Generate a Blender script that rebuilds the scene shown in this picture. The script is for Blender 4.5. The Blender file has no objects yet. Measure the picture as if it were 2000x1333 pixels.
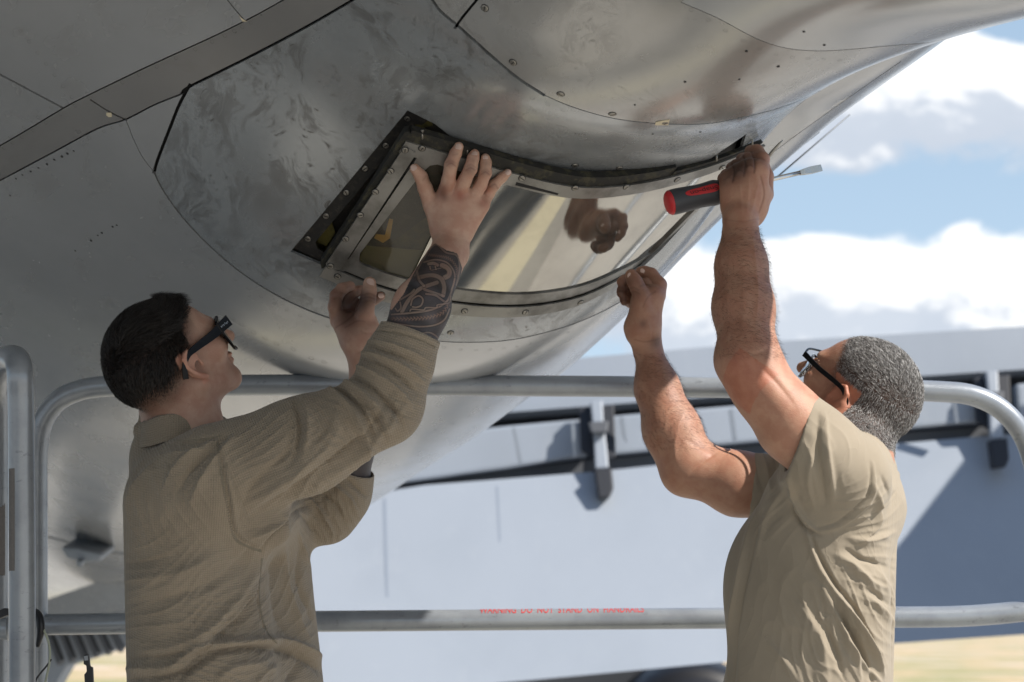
import bpy, bmesh, math, random
import numpy as np
from mathutils import Vector, Matrix, Quaternion
from mathutils.geometry import delaunay_2d_cdt
from mathutils.bvhtree import BVHTree
random.seed(7); np.random.seed(7)
R = math.radians
scene = bpy.context.scene
col = scene.collection

# ------------------------------------------------------------------ camera
FPX = 3889.0                       # focal length in 2000-px units (70 mm on 36 mm)
CAMZ = 1.36
PITCH = math.atan((1230-666.5)/FPX)
cam_d = bpy.data.cameras.new('camera'); cam = bpy.data.objects.new('camera', cam_d); col.objects.link(cam)
cam_d.lens = 70; cam_d.sensor_width = 36; cam_d.clip_start = 0.05; cam_d.clip_end = 5000
cam.location = (0, 0, CAMZ); cam.rotation_euler = (math.pi/2+PITCH, 0, 0)
cam_d.dof.use_dof = True; cam_d.dof.focus_distance = 3.58; cam_d.dof.aperture_fstop = 5.0
scene.camera = cam
CP, SP = math.cos(PITCH), math.sin(PITCH)
CAM = np.array([0, 0, CAMZ])

def ray(px, py):
    x = (np.asarray(px, float)-1000)/FPX; y = -(np.asarray(py, float)-666.5)/FPX
    return np.stack([x, CP-y*SP, SP+y*CP], -1)
def W(px, py, D):
    return CAM + ray(px, py)*np.asarray(D, float)[..., None]
def pix(P):
    q = np.asarray(P, float)-CAM
    d = q[..., 1]*CP+q[..., 2]*SP; u = -q[..., 1]*SP+q[..., 2]*CP
    return np.stack([1000+FPX*q[..., 0]/d, 666.5-FPX*u/d, d], -1)
def V3(p): return Vector((float(p[0]), float(p[1]), float(p[2])))

# ------------------------------------------------------------------ light
SUN = Vector((0.66, -0.34, 0.67)).normalized()
elev = math.asin(SUN.z); azim = math.atan2(SUN.x, SUN.y)
sd = bpy.data.lights.new('sun', 'SUN'); sun = bpy.data.objects.new('sun', sd); col.objects.link(sun)
sd.energy = 5.0; sd.angle = R(0.5); sd.color = (1, 0.945, 0.87)
sun.rotation_euler = SUN.to_track_quat('Z', 'Y').to_euler(); sun.location = (6, -4, 9)
world = bpy.data.worlds.new('World'); scene.world = world; world.use_nodes = True
vs = scene.view_settings
vs.view_transform = 'Standard'; vs.look = 'None'; vs.exposure = 0.52; vs.gamma = 1; vs.use_curve_mapping = False

class NT:
    def __init__(s, tree): s.t = tree; s.n = tree.nodes; s.l = tree.links
    def new(s, typ, **kw):
        n = s.n.new(typ)
        for k, v in kw.items(): setattr(n, k, v)
        return n
    def put(s, sock, v):
        if isinstance(v, bpy.types.NodeSocket): s.l.new(v, sock)
        elif v is not None: sock.default_value = v
    def m(s, op, a, b=None, c=None, clamp=False):
        n = s.new('ShaderNodeMath', operation=op, use_clamp=clamp); s.put(n.inputs[0], a)
        if b is not None: s.put(n.inputs[1], b)
        if c is not None: s.put(n.inputs[2], c)
        return n.outputs[0]
    def vm(s, op, a, b=None):
        n = s.new('ShaderNodeVectorMath', operation=op); s.put(n.inputs[0], a)
        if b is not None: s.put(n.inputs[1], b)
        return n.outputs[0]
    def noise(s, vec, scale, detail=4, rough=.55, dist=0, dim='3D'):
        n = s.new('ShaderNodeTexNoise', noise_dimensions=dim); s.put(n.inputs['Vector'], vec)
        n.inputs['Scale'].default_value = scale; n.inputs['Detail'].default_value = detail
        n.inputs['Roughness'].default_value = rough; n.inputs['Distortion'].default_value = dist
        return n.outputs['Fac']
    def ss(s, v, lo, hi, a=0., b=1.):
        n = s.new('ShaderNodeMapRange', interpolation_type='SMOOTHSTEP'); s.put(n.inputs[0], v)
        for i, x in enumerate((lo, hi, a, b)): s.put(n.inputs[i+1], x)
        return n.outputs[0]
    def mix(s, f, a, b, mode='MIX'):
        n = s.new('ShaderNodeMix', data_type='RGBA', blend_type=mode); s.put(n.inputs[0], f)
        for i, x in ((6, a), (7, b)):
            if isinstance(x, (tuple, list)) and len(x) == 3: x = (*x, 1)
            s.put(n.inputs[i], x)
        return n.outputs[2]
    def comb(s, x, y, z):
        n = s.new('ShaderNodeCombineXYZ'); s.put(n.inputs[0], x); s.put(n.inputs[1], y); s.put(n.inputs[2], z); return n.outputs[0]
    def sep(s, v):
        n = s.new('ShaderNodeSeparateXYZ'); s.put(n.inputs[0], v); return n.outputs
    def bump(s, h, strength=.3, dist=.002, normal=None):
        n = s.new('ShaderNodeBump'); n.inputs['Strength'].default_value = strength; n.inputs['Distance'].default_value = dist
        s.put(n.inputs['Height'], h)
        if normal is not None: s.put(n.inputs['Normal'], normal)
        return n.outputs[0]
    def attr(s, name, out='Fac'): return s.new('ShaderNodeAttribute', attribute_name=name).outputs[out]
    def obj(s): return s.new('ShaderNodeTexCoord').outputs['Object']
    def scale(s, v, sc, rot=(0, 0, 0)):
        n = s.new('ShaderNodeMapping'); s.put(n.inputs[0], v); n.inputs['Scale'].default_value = sc; n.inputs['Rotation'].default_value = rot
        return n.outputs[0]

def make_world():
    w = NT(world.node_tree); w.n.clear()
    sky = w.new('ShaderNodeTexSky', sky_type='NISHITA'); sky.sun_disc = False
    sky.sun_elevation = elev; sky.sun_rotation = azim; sky.altitude = 50; sky.air_density = 1.0; sky.dust_density = .6; sky.ozone_density = 2.0
    g = w.new('ShaderNodeTexCoord').outputs['Generated']
    x, y, z = w.sep(g)
    ya = w.m('MAXIMUM', w.m('ABSOLUTE', y), .15)
    a = w.m('DIVIDE', x, ya); e = w.m('DIVIDE', z, ya)
    # clouds drift across the whole dome; banks are where they stood that day
    def dens(dx, de):
        v = w.comb(w.m('ADD', a, dx), w.m('MULTIPLY', w.m('ADD', e, de), 1.5), w.m('MULTIPLY', y, .6))
        big = w.noise(v, 13, 10, .60, .25)
        c = w.m('MULTIPLY', w.m('SUBTRACT', big, w.ss(y, -.2, .5, .60, .55)), 2.1)
        def blob(px, py, sx, sy, amp, sharp=1.):
            r = ray(px, py); a0 = r[0]/r[1]; e0 = r[2]/r[1]
            u = w.m('DIVIDE', w.m('SUBTRACT', w.m('ADD', a, dx), a0), sx/FPX); t = w.m('DIVIDE', w.m('SUBTRACT', w.m('ADD', e, de), e0), sy/FPX)
            q = w.m('ADD', w.m('MULTIPLY', u, u), w.m('MULTIPLY', t, t))
            return w.m('MULTIPLY', w.m('EXPONENT', w.m('MULTIPLY', q, -1)), amp)
        for bl in ((1800, 190, 360, 140, .75), (1960, 140, 220, 100, .5), (1420, 640, 260, 110, .6), (1580, 535, 110, 75, .6), (1720, 560, 150, 90, .6), (1930, 480, 120, 90, .55),
                   (1500, 300, 200, 90, .42), (1850, 620, 400, 110, .6), (1350, 560, 130, 90, .4), (1680, 385, 330, 48, -.85), (1700, 420, 120, 60, -.5), (1985, 45, 60, 40, -1.), (1500, 430, 60, 40, -.5), (1930, 390, 90, 30, -.4)):
            c = w.m('ADD', c, blob(*bl))
        return c
    d0 = dens(0, 0); d1 = dens(.006, .012)
    mask = w.ss(d0, -.02, .34)
    lit = w.ss(w.m('SUBTRACT', d0, d1), -.16, .14)
    thick = w.ss(d0, .3, 1.0)
    cc = w.mix(lit, (5.1, 5.6, 6.4), (9.4, 9.4, 9.4))
    cc = w.mix(w.m('MULTIPLY', thick, .30), cc, (6.6, 7.0, 7.6))
    # thin haze of the low sky
    hz = w.ss(z, -.02, .30, .75, .0)
    base = w.mix(hz, sky.outputs[0], (5.6, 6.9, 8.2))
    base = w.mix(w.ss(z, .25, .7, .60, .25), base, w.mix(w.ss(z, .25, .6), (4.6, 6.1, 7.6), (2.0, 3.9, 7.2)))
    fin = w.mix(w.m('MULTIPLY', mask, .95), base, cc)
    up = w.ss(z, -.03, .0)
    fin = w.mix(up, (2.2, 2.3, 2.3), fin)
    bg = w.new('ShaderNodeBackground'); w.put(bg.inputs[0], fin); bg.inputs[1].default_value = .088
    o = w.new('ShaderNodeOutputWorld'); w.l.new(bg.outputs[0], o.inputs[0])
make_world()

# ------------------------------------------------------------------ helpers
def mat(name, color=(.5, .5, .5), rough=.5, metal=0., fn=None, spec=.5, **kw):
    m = bpy.data.materials.new(name); m.use_nodes = True
    nt = NT(m.node_tree); b = nt.n['Principled BSDF']
    b.inputs['Base Color'].default_value = (*color, 1); b.inputs['Roughness'].default_value = rough
    b.inputs['Metallic'].default_value = metal; b.inputs['Specular IOR Level'].default_value = spec
    for k, v in kw.items(): b.inputs[k].default_value = v
    if fn: fn(nt, b)
    return m
def tag(o, label=None, cat=None, group=None, kind=None):
    if label: o['label'] = label
    if cat: o['category'] = cat
    if group: o['group'] = group
    if kind: o['kind'] = kind
    return o
def empty(name, loc=(0, 0, 0)):
    o = bpy.data.objects.new(name, None); col.objects.link(o); o.location = loc; o.empty_display_size = .05
    bpy.context.view_layer.update(); return o
def link(name, me, m=None, parent=None):
    o = bpy.data.objects.new(name, me); col.objects.link(o)
    if m is not None and len(me.materials) == 0: me.materials.append(m)
    if parent is not None:
        o.parent = parent
        if parent.type == 'EMPTY' and parent.parent is None: o.matrix_parent_inverse = Matrix.Translation(-Vector(parent.location))
        else:
            o.matrix_parent_inverse = world_of(parent).inverted()
    return o
def world_of(o):
    if o.parent is None: return o.matrix_basis.copy()
    return world_of(o.parent) @ o.matrix_parent_inverse @ o.matrix_basis
def pymesh(name, verts, faces, smooth=True):
    me = bpy.data.meshes.new(name); me.from_pydata([tuple(map(float, v)) for v in verts], [], [tuple(map(int, f)) for f in faces]); me.validate(); me.update()
    if smooth: me.shade_smooth()
    return me
def catmull(P, n):
    """dense points through P (k,dim), n per span"""
    P = np.asarray(P, float); k = len(P)
    if k == 2: t = np.linspace(0, 1, n+1)[:, None]; return P[0]*(1-t)+P[1]*t
    Q = np.vstack([2*P[0]-P[1], P, 2*P[-1]-P[-2]]); out = []
    for i in range(k-1):
        a, b, c, d = Q[i:i+4]; t = np.linspace(0, 1, n, endpoint=False)[:, None]
        out.append(.5*((2*b)+(-a+c)*t+(2*a-5*b+4*c-d)*t*t+(-a+3*b-3*c+d)*t**3))
    out.append(P[-1:]); return np.vstack(out)
def tube(path, rad, seg=16, cap=True, flat=None):
    """tube along dense path with radius scalar/array -> verts, faces"""
    P = np.asarray(path, float); n = len(P); r = np.broadcast_to(np.asarray(rad, float), (n,))
    T = np.gradient(P, axis=0); T /= np.linalg.norm(T, axis=1)[:, None]+1e-12
    up = np.array([0, 0, 1.]) if abs(T[0][2]) < .9 else np.array([0, 1., 0])
    N = np.cross(T[0], up); N /= np.linalg.norm(N); vs_, fs = [], []
    for i in range(n):
        N = N-T[i]*N.dot(T[i]); N /= np.linalg.norm(N); B = np.cross(T[i], N)
        for k in range(seg):
            a = 2*math.pi*k/seg; vs_.append(P[i]+r[i]*(math.cos(a)*N+math.sin(a)*B))
    for i in range(n-1):
        for k in range(seg):
            k2 = (k+1) % seg; fs.append((i*seg+k, i*seg+k2, (i+1)*seg+k2, (i+1)*seg+k))
    if cap: fs.append(tuple(range(seg-1, -1, -1))); fs.append(tuple((n-1)*seg+k for k in range(seg)))
    return vs_, fs
class MB:
    def __init__(s): s.v = []; s.f = []
    def add(s, vf):
        o = len(s.v); s.v += list(vf[0]); s.f += [tuple(i+o for i in f) for f in vf[1]]; return s
    def box(s, c, h, rot=None):
        """centre, half sizes, 3x3 axes"""
        A = np.eye(3) if rot is None else np.asarray(rot, float); c = np.asarray(c, float); vv = []
        for sx in (-1, 1):
            for sy in (-1, 1):
                for sz in (-1, 1): vv.append(c+A[0]*sx*h[0]+A[1]*sy*h[1]+A[2]*sz*h[2])
        return s.add((vv, [(0, 1, 3, 2), (4, 6, 7, 5), (0, 4, 5, 1), (2, 3, 7, 6), (0, 2, 6, 4), (1, 5, 7, 3)]))
    def prism(s, top, off):
        """polygon of 3-D points extruded by vector off"""
        n = len(top); off = np.asarray(off, float); top = [np.asarray(p, float) for p in top]
        vv = top+[p+off for p in top]
        return s.add((vv, [tuple(range(n)), tuple(range(2*n-1, n-1, -1))]+[(i, i+n, (i+1) % n+n, (i+1) % n) for i in range(n)]))
    def build(s, name, m, parent=None, smooth=False, bevel=0):
        me = pymesh(name, s.v, s.f, smooth)
        bm = bmesh.new(); bm.from_mesh(me); bmesh.ops.recalc_face_normals(bm, faces=bm.faces)
        if bevel: bmesh.ops.bevel(bm, geom=bm.edges[:], offset=bevel, segments=2, affect='EDGES', profile=.6)
        bm.to_mesh(me); bm.free()
        return link(name, me, m, parent)
def pip(poly, X, Y):
    poly = np.asarray(poly, float); ins = np.zeros(np.shape(X), bool); n = len(poly); j = n-1
    for i in range(n):
        xi, yi = poly[i]; xj, yj = poly[j]
        c = ((yi > Y) != (yj > Y)) & (X < (xj-xi)*(Y-yi)/(yj-yi+1e-12)+xi); ins ^= c; j = i
    return ins
def dpoly(path, X, Y):
    """distance to polyline, plus arclength fraction"""
    P = np.asarray(path, float); best = np.full(np.shape(X), 1e9); fr = np.zeros(np.shape(X)); side = np.zeros(np.shape(X))
    L = np.concatenate([[0], np.cumsum(np.linalg.norm(np.diff(P, axis=0), axis=1))])
    for i in range(len(P)-1):
        a, b = P[i], P[i+1]; d = b-a; q = d.dot(d)+1e-12
        t = np.clip(((X-a[0])*d[0]+(Y-a[1])*d[1])/q, 0, 1)
        dx, dy = X-a[0]-t*d[0], Y-a[1]-t*d[1]; r = np.hypot(dx, dy); w = r < best
        best = np.where(w, r, best); fr = np.where(w, (L[i]+t*(L[i+1]-L[i]))/L[-1], fr); side = np.where(w, np.sign(d[0]*dy-d[1]*dx), side)
    return best, fr, side
# ------------------------------------------------------------------ the airframe surface: stack of planar frames
PHI = R(20); NAX = np.array([-math.sin(PHI), math.cos(PHI), 0])
def onring(px, py, t):
    r = ray(px, py); D = np.asarray(t, float)/(r@NAX); return CAM+r*D[..., None]
RINGS = [
 (1.7, [(-900,-6000),(-100,-5000),(700,-4000),(1400,-2900),(1900,-1900),(2200,-1100),(2500,-500),(2800,-220),(3150,-180),(3500,-320),(3700,-900),(3600,-1700)]),
 (2.15, [(-900,-3900),(-300,-3200),(300,-2500),(900,-1750),(1400,-1050),(1700,-560),(1950,-230),(2200,-80),(2450,-90),(2700,-220),(2830,-600),(2780,-1100)]),
 (2.45, [(-800,-2700),(-250,-2250),(300,-1750),(800,-1200),(1200,-700),(1450,-330),(1680,-60),(1900,20),(2120,5),(2330,-120),(2430,-360),(2400,-760)]),
 (2.75, [(-800,-1700),(-250,-1400),(250,-1080),(680,-700),(1020,-330),(1230,-90),(1450,60),(1650,100),(1840,80),(2010,-20),(2080,-230),(2050,-500)]),
 (3.05, [(-900,-1050),(-350,-830),(120,-560),(520,-260),(825,-10),(1040,165),(1270,235),(1460,225),(1625,165),(1740,60),(1790,-90),(1770,-290)]),
 (3.40, [(-1000,-620),(-450,-430),(50,-210),(430,20),(700,195),(920,305),(1150,352),(1340,338),(1478,280),(1555,190),(1590,50),(1570,-120)]),
 (3.75, [(-1000,-300),(-450,-80),(0,160),(300,365),(490,515),(690,625),(900,668),(1090,645),(1230,582),(1335,485),(1390,370),(1400,200)]),
 (4.40, [(-900,150),(-400,330),(0,540),(230,665),(420,755),(620,808),(800,820),(950,795),(1080,737),(1180,640),(1240,510),(1250,350)]),
 (5.60, [(-700,500),(-300,650),(0,800),(180,885),(330,938),(500,968),(640,968),(760,945),(860,897),(935,820),(980,700),(990,560)]),
 (7.60, [(-500,760),(-200,880),(0,975),(110,1030),(220,1063),(350,1085),(450,1082),(530,1068),(600,1040),(670,970),(710,880),(720,770)]),
 (11.0, [(-500,920),(-300,1010),(-120,1080),(-30,1120),(60,1148),(140,1158),(210,1145),(260,1125),(300,1095),(330,1050),(350,1000),(350,930)]),
 (17.0, [(-500,1060),(-350,1110),(-230,1145),(-150,1175),(-80,1190),(-20,1192),(40,1185),(80,1170),(110,1140),(130,1110),(140,1070),(140,1020)]),
]
# second body behind the blister crest (tail side)
def arcring(T, r, o, t, up=1.):
    oa = math.atan2(o[1], o[0]); c = (T[0]-r*math.cos(oa), T[1]-r*math.sin(oa))
    return (t, [(c[0]+r*math.cos(oa+R(d)), c[1]+r*math.sin(oa+R(d))) for d in (75, 55, 38, 24, 12, 0, -12, -26, -45, -70, -100, -130)])
RINGS2 = [arcring((2240,-230), 560, (.6,.8), 2.75), arcring((2040,-68), 480, (.62,.78), 3.05), arcring((1840,82), 420, (.62,.78), 3.32), arcring((1720,168), 380, (.6,.8), 3.5), arcring((1600,258), 340, (.6,.8), 3.66),
          arcring((1440,398), 300, (.64,.77), 3.88), arcring((1330,505), 290, (.66,.75), 4.05), arcring((1230,610), 280, (.68,.73), 4.25), arcring((1120,712), 260, (.66,.75), 4.5)]
class Net:
    def __init__(s, rings):
        s.C = np.array([[onring(x, y, t) for x, y in pts] for t, pts in rings]); s.nv, s.nu = s.C.shape[:2]
    @staticmethod
    def basis(t):
        return np.stack([-.5*t+t*t-.5*t**3, 1-2.5*t*t+1.5*t**3, .5*t+2*t*t-1.5*t**3, -.5*t*t+.5*t**3], -1)
    def __call__(s, u, v):
        u = np.clip(np.asarray(u, float), 0, s.nu-1-1e-6); v = np.clip(np.asarray(v, float), 0, s.nv-1-1e-6)
        iu = u.astype(int); iv = v.astype(int); bu = s.basis(u-iu); bv = s.basis(v-iv)
        C = s.C; CU = np.concatenate([2*C[:, :1]-C[:, 1:2], C, 2*C[:, -1:]-C[:, -2:-1]], 1); CC = np.concatenate([2*CU[:1]-CU[1:2], CU, 2*CU[-1:]-CU[-2:-1]], 0)
        out = 0
        for a in range(4):
            for b in range(4): out = out+CC[iv+a, iu+b]*(bv[..., a]*bu[..., b])[..., None]
        return out
    def normal(s, u, v):
        e = 2e-3; du = s(u+e, v)-s(u-e, v); dv = s(u, v+e)-s(u, v-e)
        n = np.cross(du, dv); n /= np.linalg.norm(n, axis=-1)[..., None]+1e-15
        return n
    def prep(s):
        s.gu, s.gv = np.meshgrid(np.linspace(0, s.nu-1, 12*s.nu), np.linspace(0, s.nv-1, 16*s.nv))
        P = s(s.gu, s.gv); s.gp = pix(P)
        n = s.normal(s.gu, s.gv); s.sgn = 1.
        view = CAM-P; f = (n*view).sum(-1)
        m = len(s.gu)//2; 
        s.sgn = -1.
        s.front = f*s.sgn > 0
    def inv(s, px, py):
        """pixel -> (u,v) on the camera-facing side"""
        px = np.atleast_1d(np.asarray(px, float)); py = np.atleast_1d(np.asarray(py, float)); U = []; Vv = []
        g = s.gp.copy(); g[~s.front] = 1e7
        for x, y in zip(px, py):
            k = np.argmin((g[..., 0]-x)**2+(g[..., 1]-y)**2); u = s.gu.flat[k]; v = s.gv.flat[k]
            for _ in range(6):
                e = 1e-3; p0 = pix(s(u, v))[:2]; a = (pix(s(u+e, v))[:2]-p0)/e; b = (pix(s(u, v+e))[:2]-p0)/e
                J = np.array([[a[0], b[0]], [a[1], b[1]]]); det = np.linalg.det(J)
                if abs(det) < 50: break
                d = np.linalg.solve(J, np.array([x, y])-p0); d = np.clip(d, -.2, .2); u = min(max(u+d[0], 0), s.nu-1); v = min(max(v+d[1], 0), s.nv-1)
            U.append(u); Vv.append(v)
        return np.array(U), np.array(Vv)
    def at(s, px, py, off=0.):
        u, v = s.inv(px, py); return s(u, v)+s.sgn*s.normal(u, v)*np.asarray(off)
H = Net(RINGS); H.prep()
H2 = Net(RINGS2); H2.prep()

# seams in the photograph's pixels: (points, width px)
HOLE = [(796,216),(850,243),(905,287),(1000,330),(1090,350),(1200,354),(1300,342),(1385,312),(1458,262),(1440,318),(1395,372),(1340,435),(1290,490),(1235,541),(1120,592),(1000,612),(890,600),(760,566),(650,527),(567,492),(640,405),(720,308)]
SEAMS = [
 ([(800,-75),(735,-26),(700,-6),(600,52),(500,105),(430,140),(366,172),(354,184)], 5.5, 'T'),
 ([(372,164),(350,205),(330,255),(308,312),(300,340)], 6.5),
 ([(299,333),(320,375),(365,435),(430,500),(500,553),(570,592),(645,622),(735,645)], 3.0),
 ([(728,643.5),(820,662),(900,669),(1000,664),(1100,640),(1170,612),(1224,583)], 1.8, 'r'),
 ([(755,-90),(835,-10),(860,22),(900,56),(960,110),(1010,152),(1064,187)], 5.5),
 ([(1060,185),(1120,210),(1200,232),(1290,242),(1380,242),(1460,228)], 1.6, 'r'),
 ([(935,-4),(905,32),(887,57)], 5.0),
 ([(-160,345),(-20,292),(0,285),(60,250),(125,211),(165,190),(285,132),(420,70),(500,30),(565,-6),(720,-90)], 2.6, 'lt'),
 ([(-160,420),(-20,363),(0,353),(100,300),(190,252),(245,234),(300,206),(360,182)], 3.2, 'l'),
 ([(-160,62),(-20,135),(0,146),(60,178),(124,212)], 3.6, 'l'),
 ([(400,-60),(438,-8),(455,14),(479,42)], 2.4, 'T'),
 ([(176,195),(212,218),(248,236)], 3.0),
 ([(244,230),(262,275),(280,310),(302,338)], 1.4),
 ([(-100,1010),(-10,1030),(70,1043),(160,1066),(245,1082),(330,1088),(430,1086)], 3.4, 'lr'),
 ([(1250,70),(1330,5),(1400,35),(1500,85),(1600,100),(1760,88)][1:], 1.3, 'Tr'),
]
def offset_line(p, w):
    p = np.asarray(p, float); T = np.gradient(p, axis=0); T /= np.linalg.norm(T, axis=1)[:, None]; N = np.stack([-T[:, 1], T[:, 0]], 1)
    return p+N*w, p-N*w
def build_skin(net, seams, hole, prefix, nu, nv, matfn, parent, depth=.007):
    U, Vv = np.meshgrid(np.linspace(0, net.nu-1, nu), np.linspace(0, net.nv-1, nv))
    pts = list(zip(U.ravel(), Vv.ravel())); edges = []; polys = []
    def addline(u, v):
        k0 = len(pts); n = len(u); polys.append(np.stack([u, v], 1))
        for q in zip(u, v): pts.append(q)
        for i in range(n): edges.append((k0+i, k0+(i+1) % n))
    for sm in seams:
        p, w = sm[:2]; ext = sm[2] if len(sm) > 2 else ''
        d = catmull(p, 5 if len(p) > 2 else 8); a, b = offset_line(d, w/2); rows = []
        for q in (a, b):
            u, v = net.inv(q[:, 0], q[:, 1])
            if 'l' in ext: k = 14; uu = np.linspace(0, u[0], k, endpoint=False); u = np.r_[uu, u]; v = np.r_[np.full(k, v[0]), v]
            if 'r' in ext: k = 14; uu = np.linspace(u[-1], net.nu-1, k+1)[1:]; u = np.r_[u, uu]; v = np.r_[v, np.full(k, v[-1])]
            if 'T' in ext: k = 14; vv_ = np.linspace(0, v[0], k, endpoint=False); v = np.r_[vv_, v]; u = np.r_[np.full(k, u[0]), u]
            if 't' in ext: k = 14; vv_ = np.linspace(v[-1], 0, k+1)[1:]; v = np.r_[v, vv_]; u = np.r_[u, np.full(k, u[-1])]
            rows.append((u, v))
        addline(np.r_[rows[0][0], rows[1][0][::-1]], np.r_[rows[0][1], rows[1][1][::-1]])
    hp = None
    if hole is not None:
        hd = np.vstack([catmull([hole[i], hole[(i+1) % len(hole)]], 3)[:-1] for i in range(len(hole))]); u, v = net.inv(hd[:, 0], hd[:, 1]); addline(u, v); hp = polys.pop()
    vo, eo, fo, *_ = delaunay_2d_cdt([Vector((float(a), float(b))) for a, b in pts], edges, [], 0, 1e-6)
    uv = np.array([[q.x, q.y] for q in vo]); F = np.array([f for f in fo if len(f) == 3])
    cuv = uv[F].mean(1); cp = pix(net(cuv[:, 0], cuv[:, 1])); kill = np.zeros(len(F), bool)
    cn = net.normal(cuv[:, 0], cuv[:, 1])*net.sgn; front = ((CAM-net(cuv[:, 0], cuv[:, 1]))*cn).sum(-1) > 0
    cp[~front] = -9999
    for q in polys: kill |= pip(q, cuv[:, 0], cuv[:, 1])
    inhole = np.zeros(len(F), bool)
    if hp is not None: inhole = pip(hp, cuv[:, 0], cuv[:, 1]); kill |= inhole
    # flood fill panels
    emap = {}
    for i, f in enumerate(F):
        if kill[i]: continue
        for a, b in ((f[0], f[1]), (f[1], f[2]), (f[2], f[0])): emap.setdefault((min(a, b), max(a, b)), []).append(i)
    par = list(range(len(F)))
    def find(x):
        while par[x] != x: par[x] = par[par[x]]; x = par[x]
        return x
    for k, l in emap.items():
        if len(l) == 2: par[find(l[0])] = find(l[1])
    groups = {}
    for i in range(len(F)):
        if not kill[i]: groups.setdefault(find(i), []).append(i)
    P = net(uv[:, 0], uv[:, 1]); N = net.normal(uv[:, 0], uv[:, 1])*net.sgn
    big = sorted(groups.values(), key=lambda g: -len(g)); outl = []
    for g in big:
        if len(g) < 4: continue
        idx = np.unique(F[g]); mp = {int(k): i for i, k in enumerate(idx)}
        fs = [tuple(mp[int(k)] for k in F[i]) for i in g]
        be = {}
        for f in fs:
            for a, b in ((f[0], f[1]), (f[1], f[2]), (f[2], f[0])):
                if (b, a) in be: del be[(b, a)]
                else: be[(a, b)] = 1
        vv = list(P[idx]); nn = list(N[idx]); lo = {}
        # orientation
        f0 = fs[0]; gn = np.cross(P[idx][f0[1]]-P[idx][f0[0]], P[idx][f0[2]]-P[idx][f0[0]])
        flip = gn.dot(N[idx][f0[0]]) < 0
        if flip: fs = [f[::-1] for f in fs]
        rim = []
        for a, b in be:
            for k in (a, b):
                if k not in lo:
                    lo[k] = len(vv); vv.append(P[idx][k]); nn.append(None); lo[(k, 1)] = len(vv); vv.append(P[idx][k]-N[idx][k]*depth); nn.append(None)
            q = (a, b) if not flip else (b, a)
            rim.append((lo[q[1]], lo[q[0]], lo[(q[0], 1)], lo[(q[1], 1)]))
        me = pymesh(prefix, vv, fs+rim)
        cpx = pix(P[idx].mean(0)); key, m = matfn(cp[g], len(g))
        at = me.attributes.new('pixpos', 'FLOAT_VECTOR', 'POINT')
        o = link(key, me, m, parent); outl.append((o, cpx))
    return outl, (pts, F[inhole], uv)
def offset_sheet(name, net, off, m, parent, nu=60, nv=80, ur=None, vr=None, px=None):
    ur = ur or (0, net.nu-1); vr = vr or (0, net.nv-1)
    U, Vv = np.meshgrid(np.linspace(*ur, nu), np.linspace(*vr, nv)); P = net(U, Vv)+net.normal(U, Vv)*net.sgn*off
    keep = np.ones(U.shape, bool)
    if px is not None: q = pix(P); keep = px(q)
    idx = np.arange(U.size).reshape(U.shape); fs = []
    for j in range(nv-1):
        for i in range(nu-1):
            if keep[j, i] and keep[j+1, i+1] and keep[j+1, i] and keep[j, i+1]: fs.append((idx[j, i], idx[j, i+1], idx[j+1, i+1], idx[j+1, i]))
    return link(name, pymesh(name, P.reshape(-1, 3), fs), m, parent)

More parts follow.
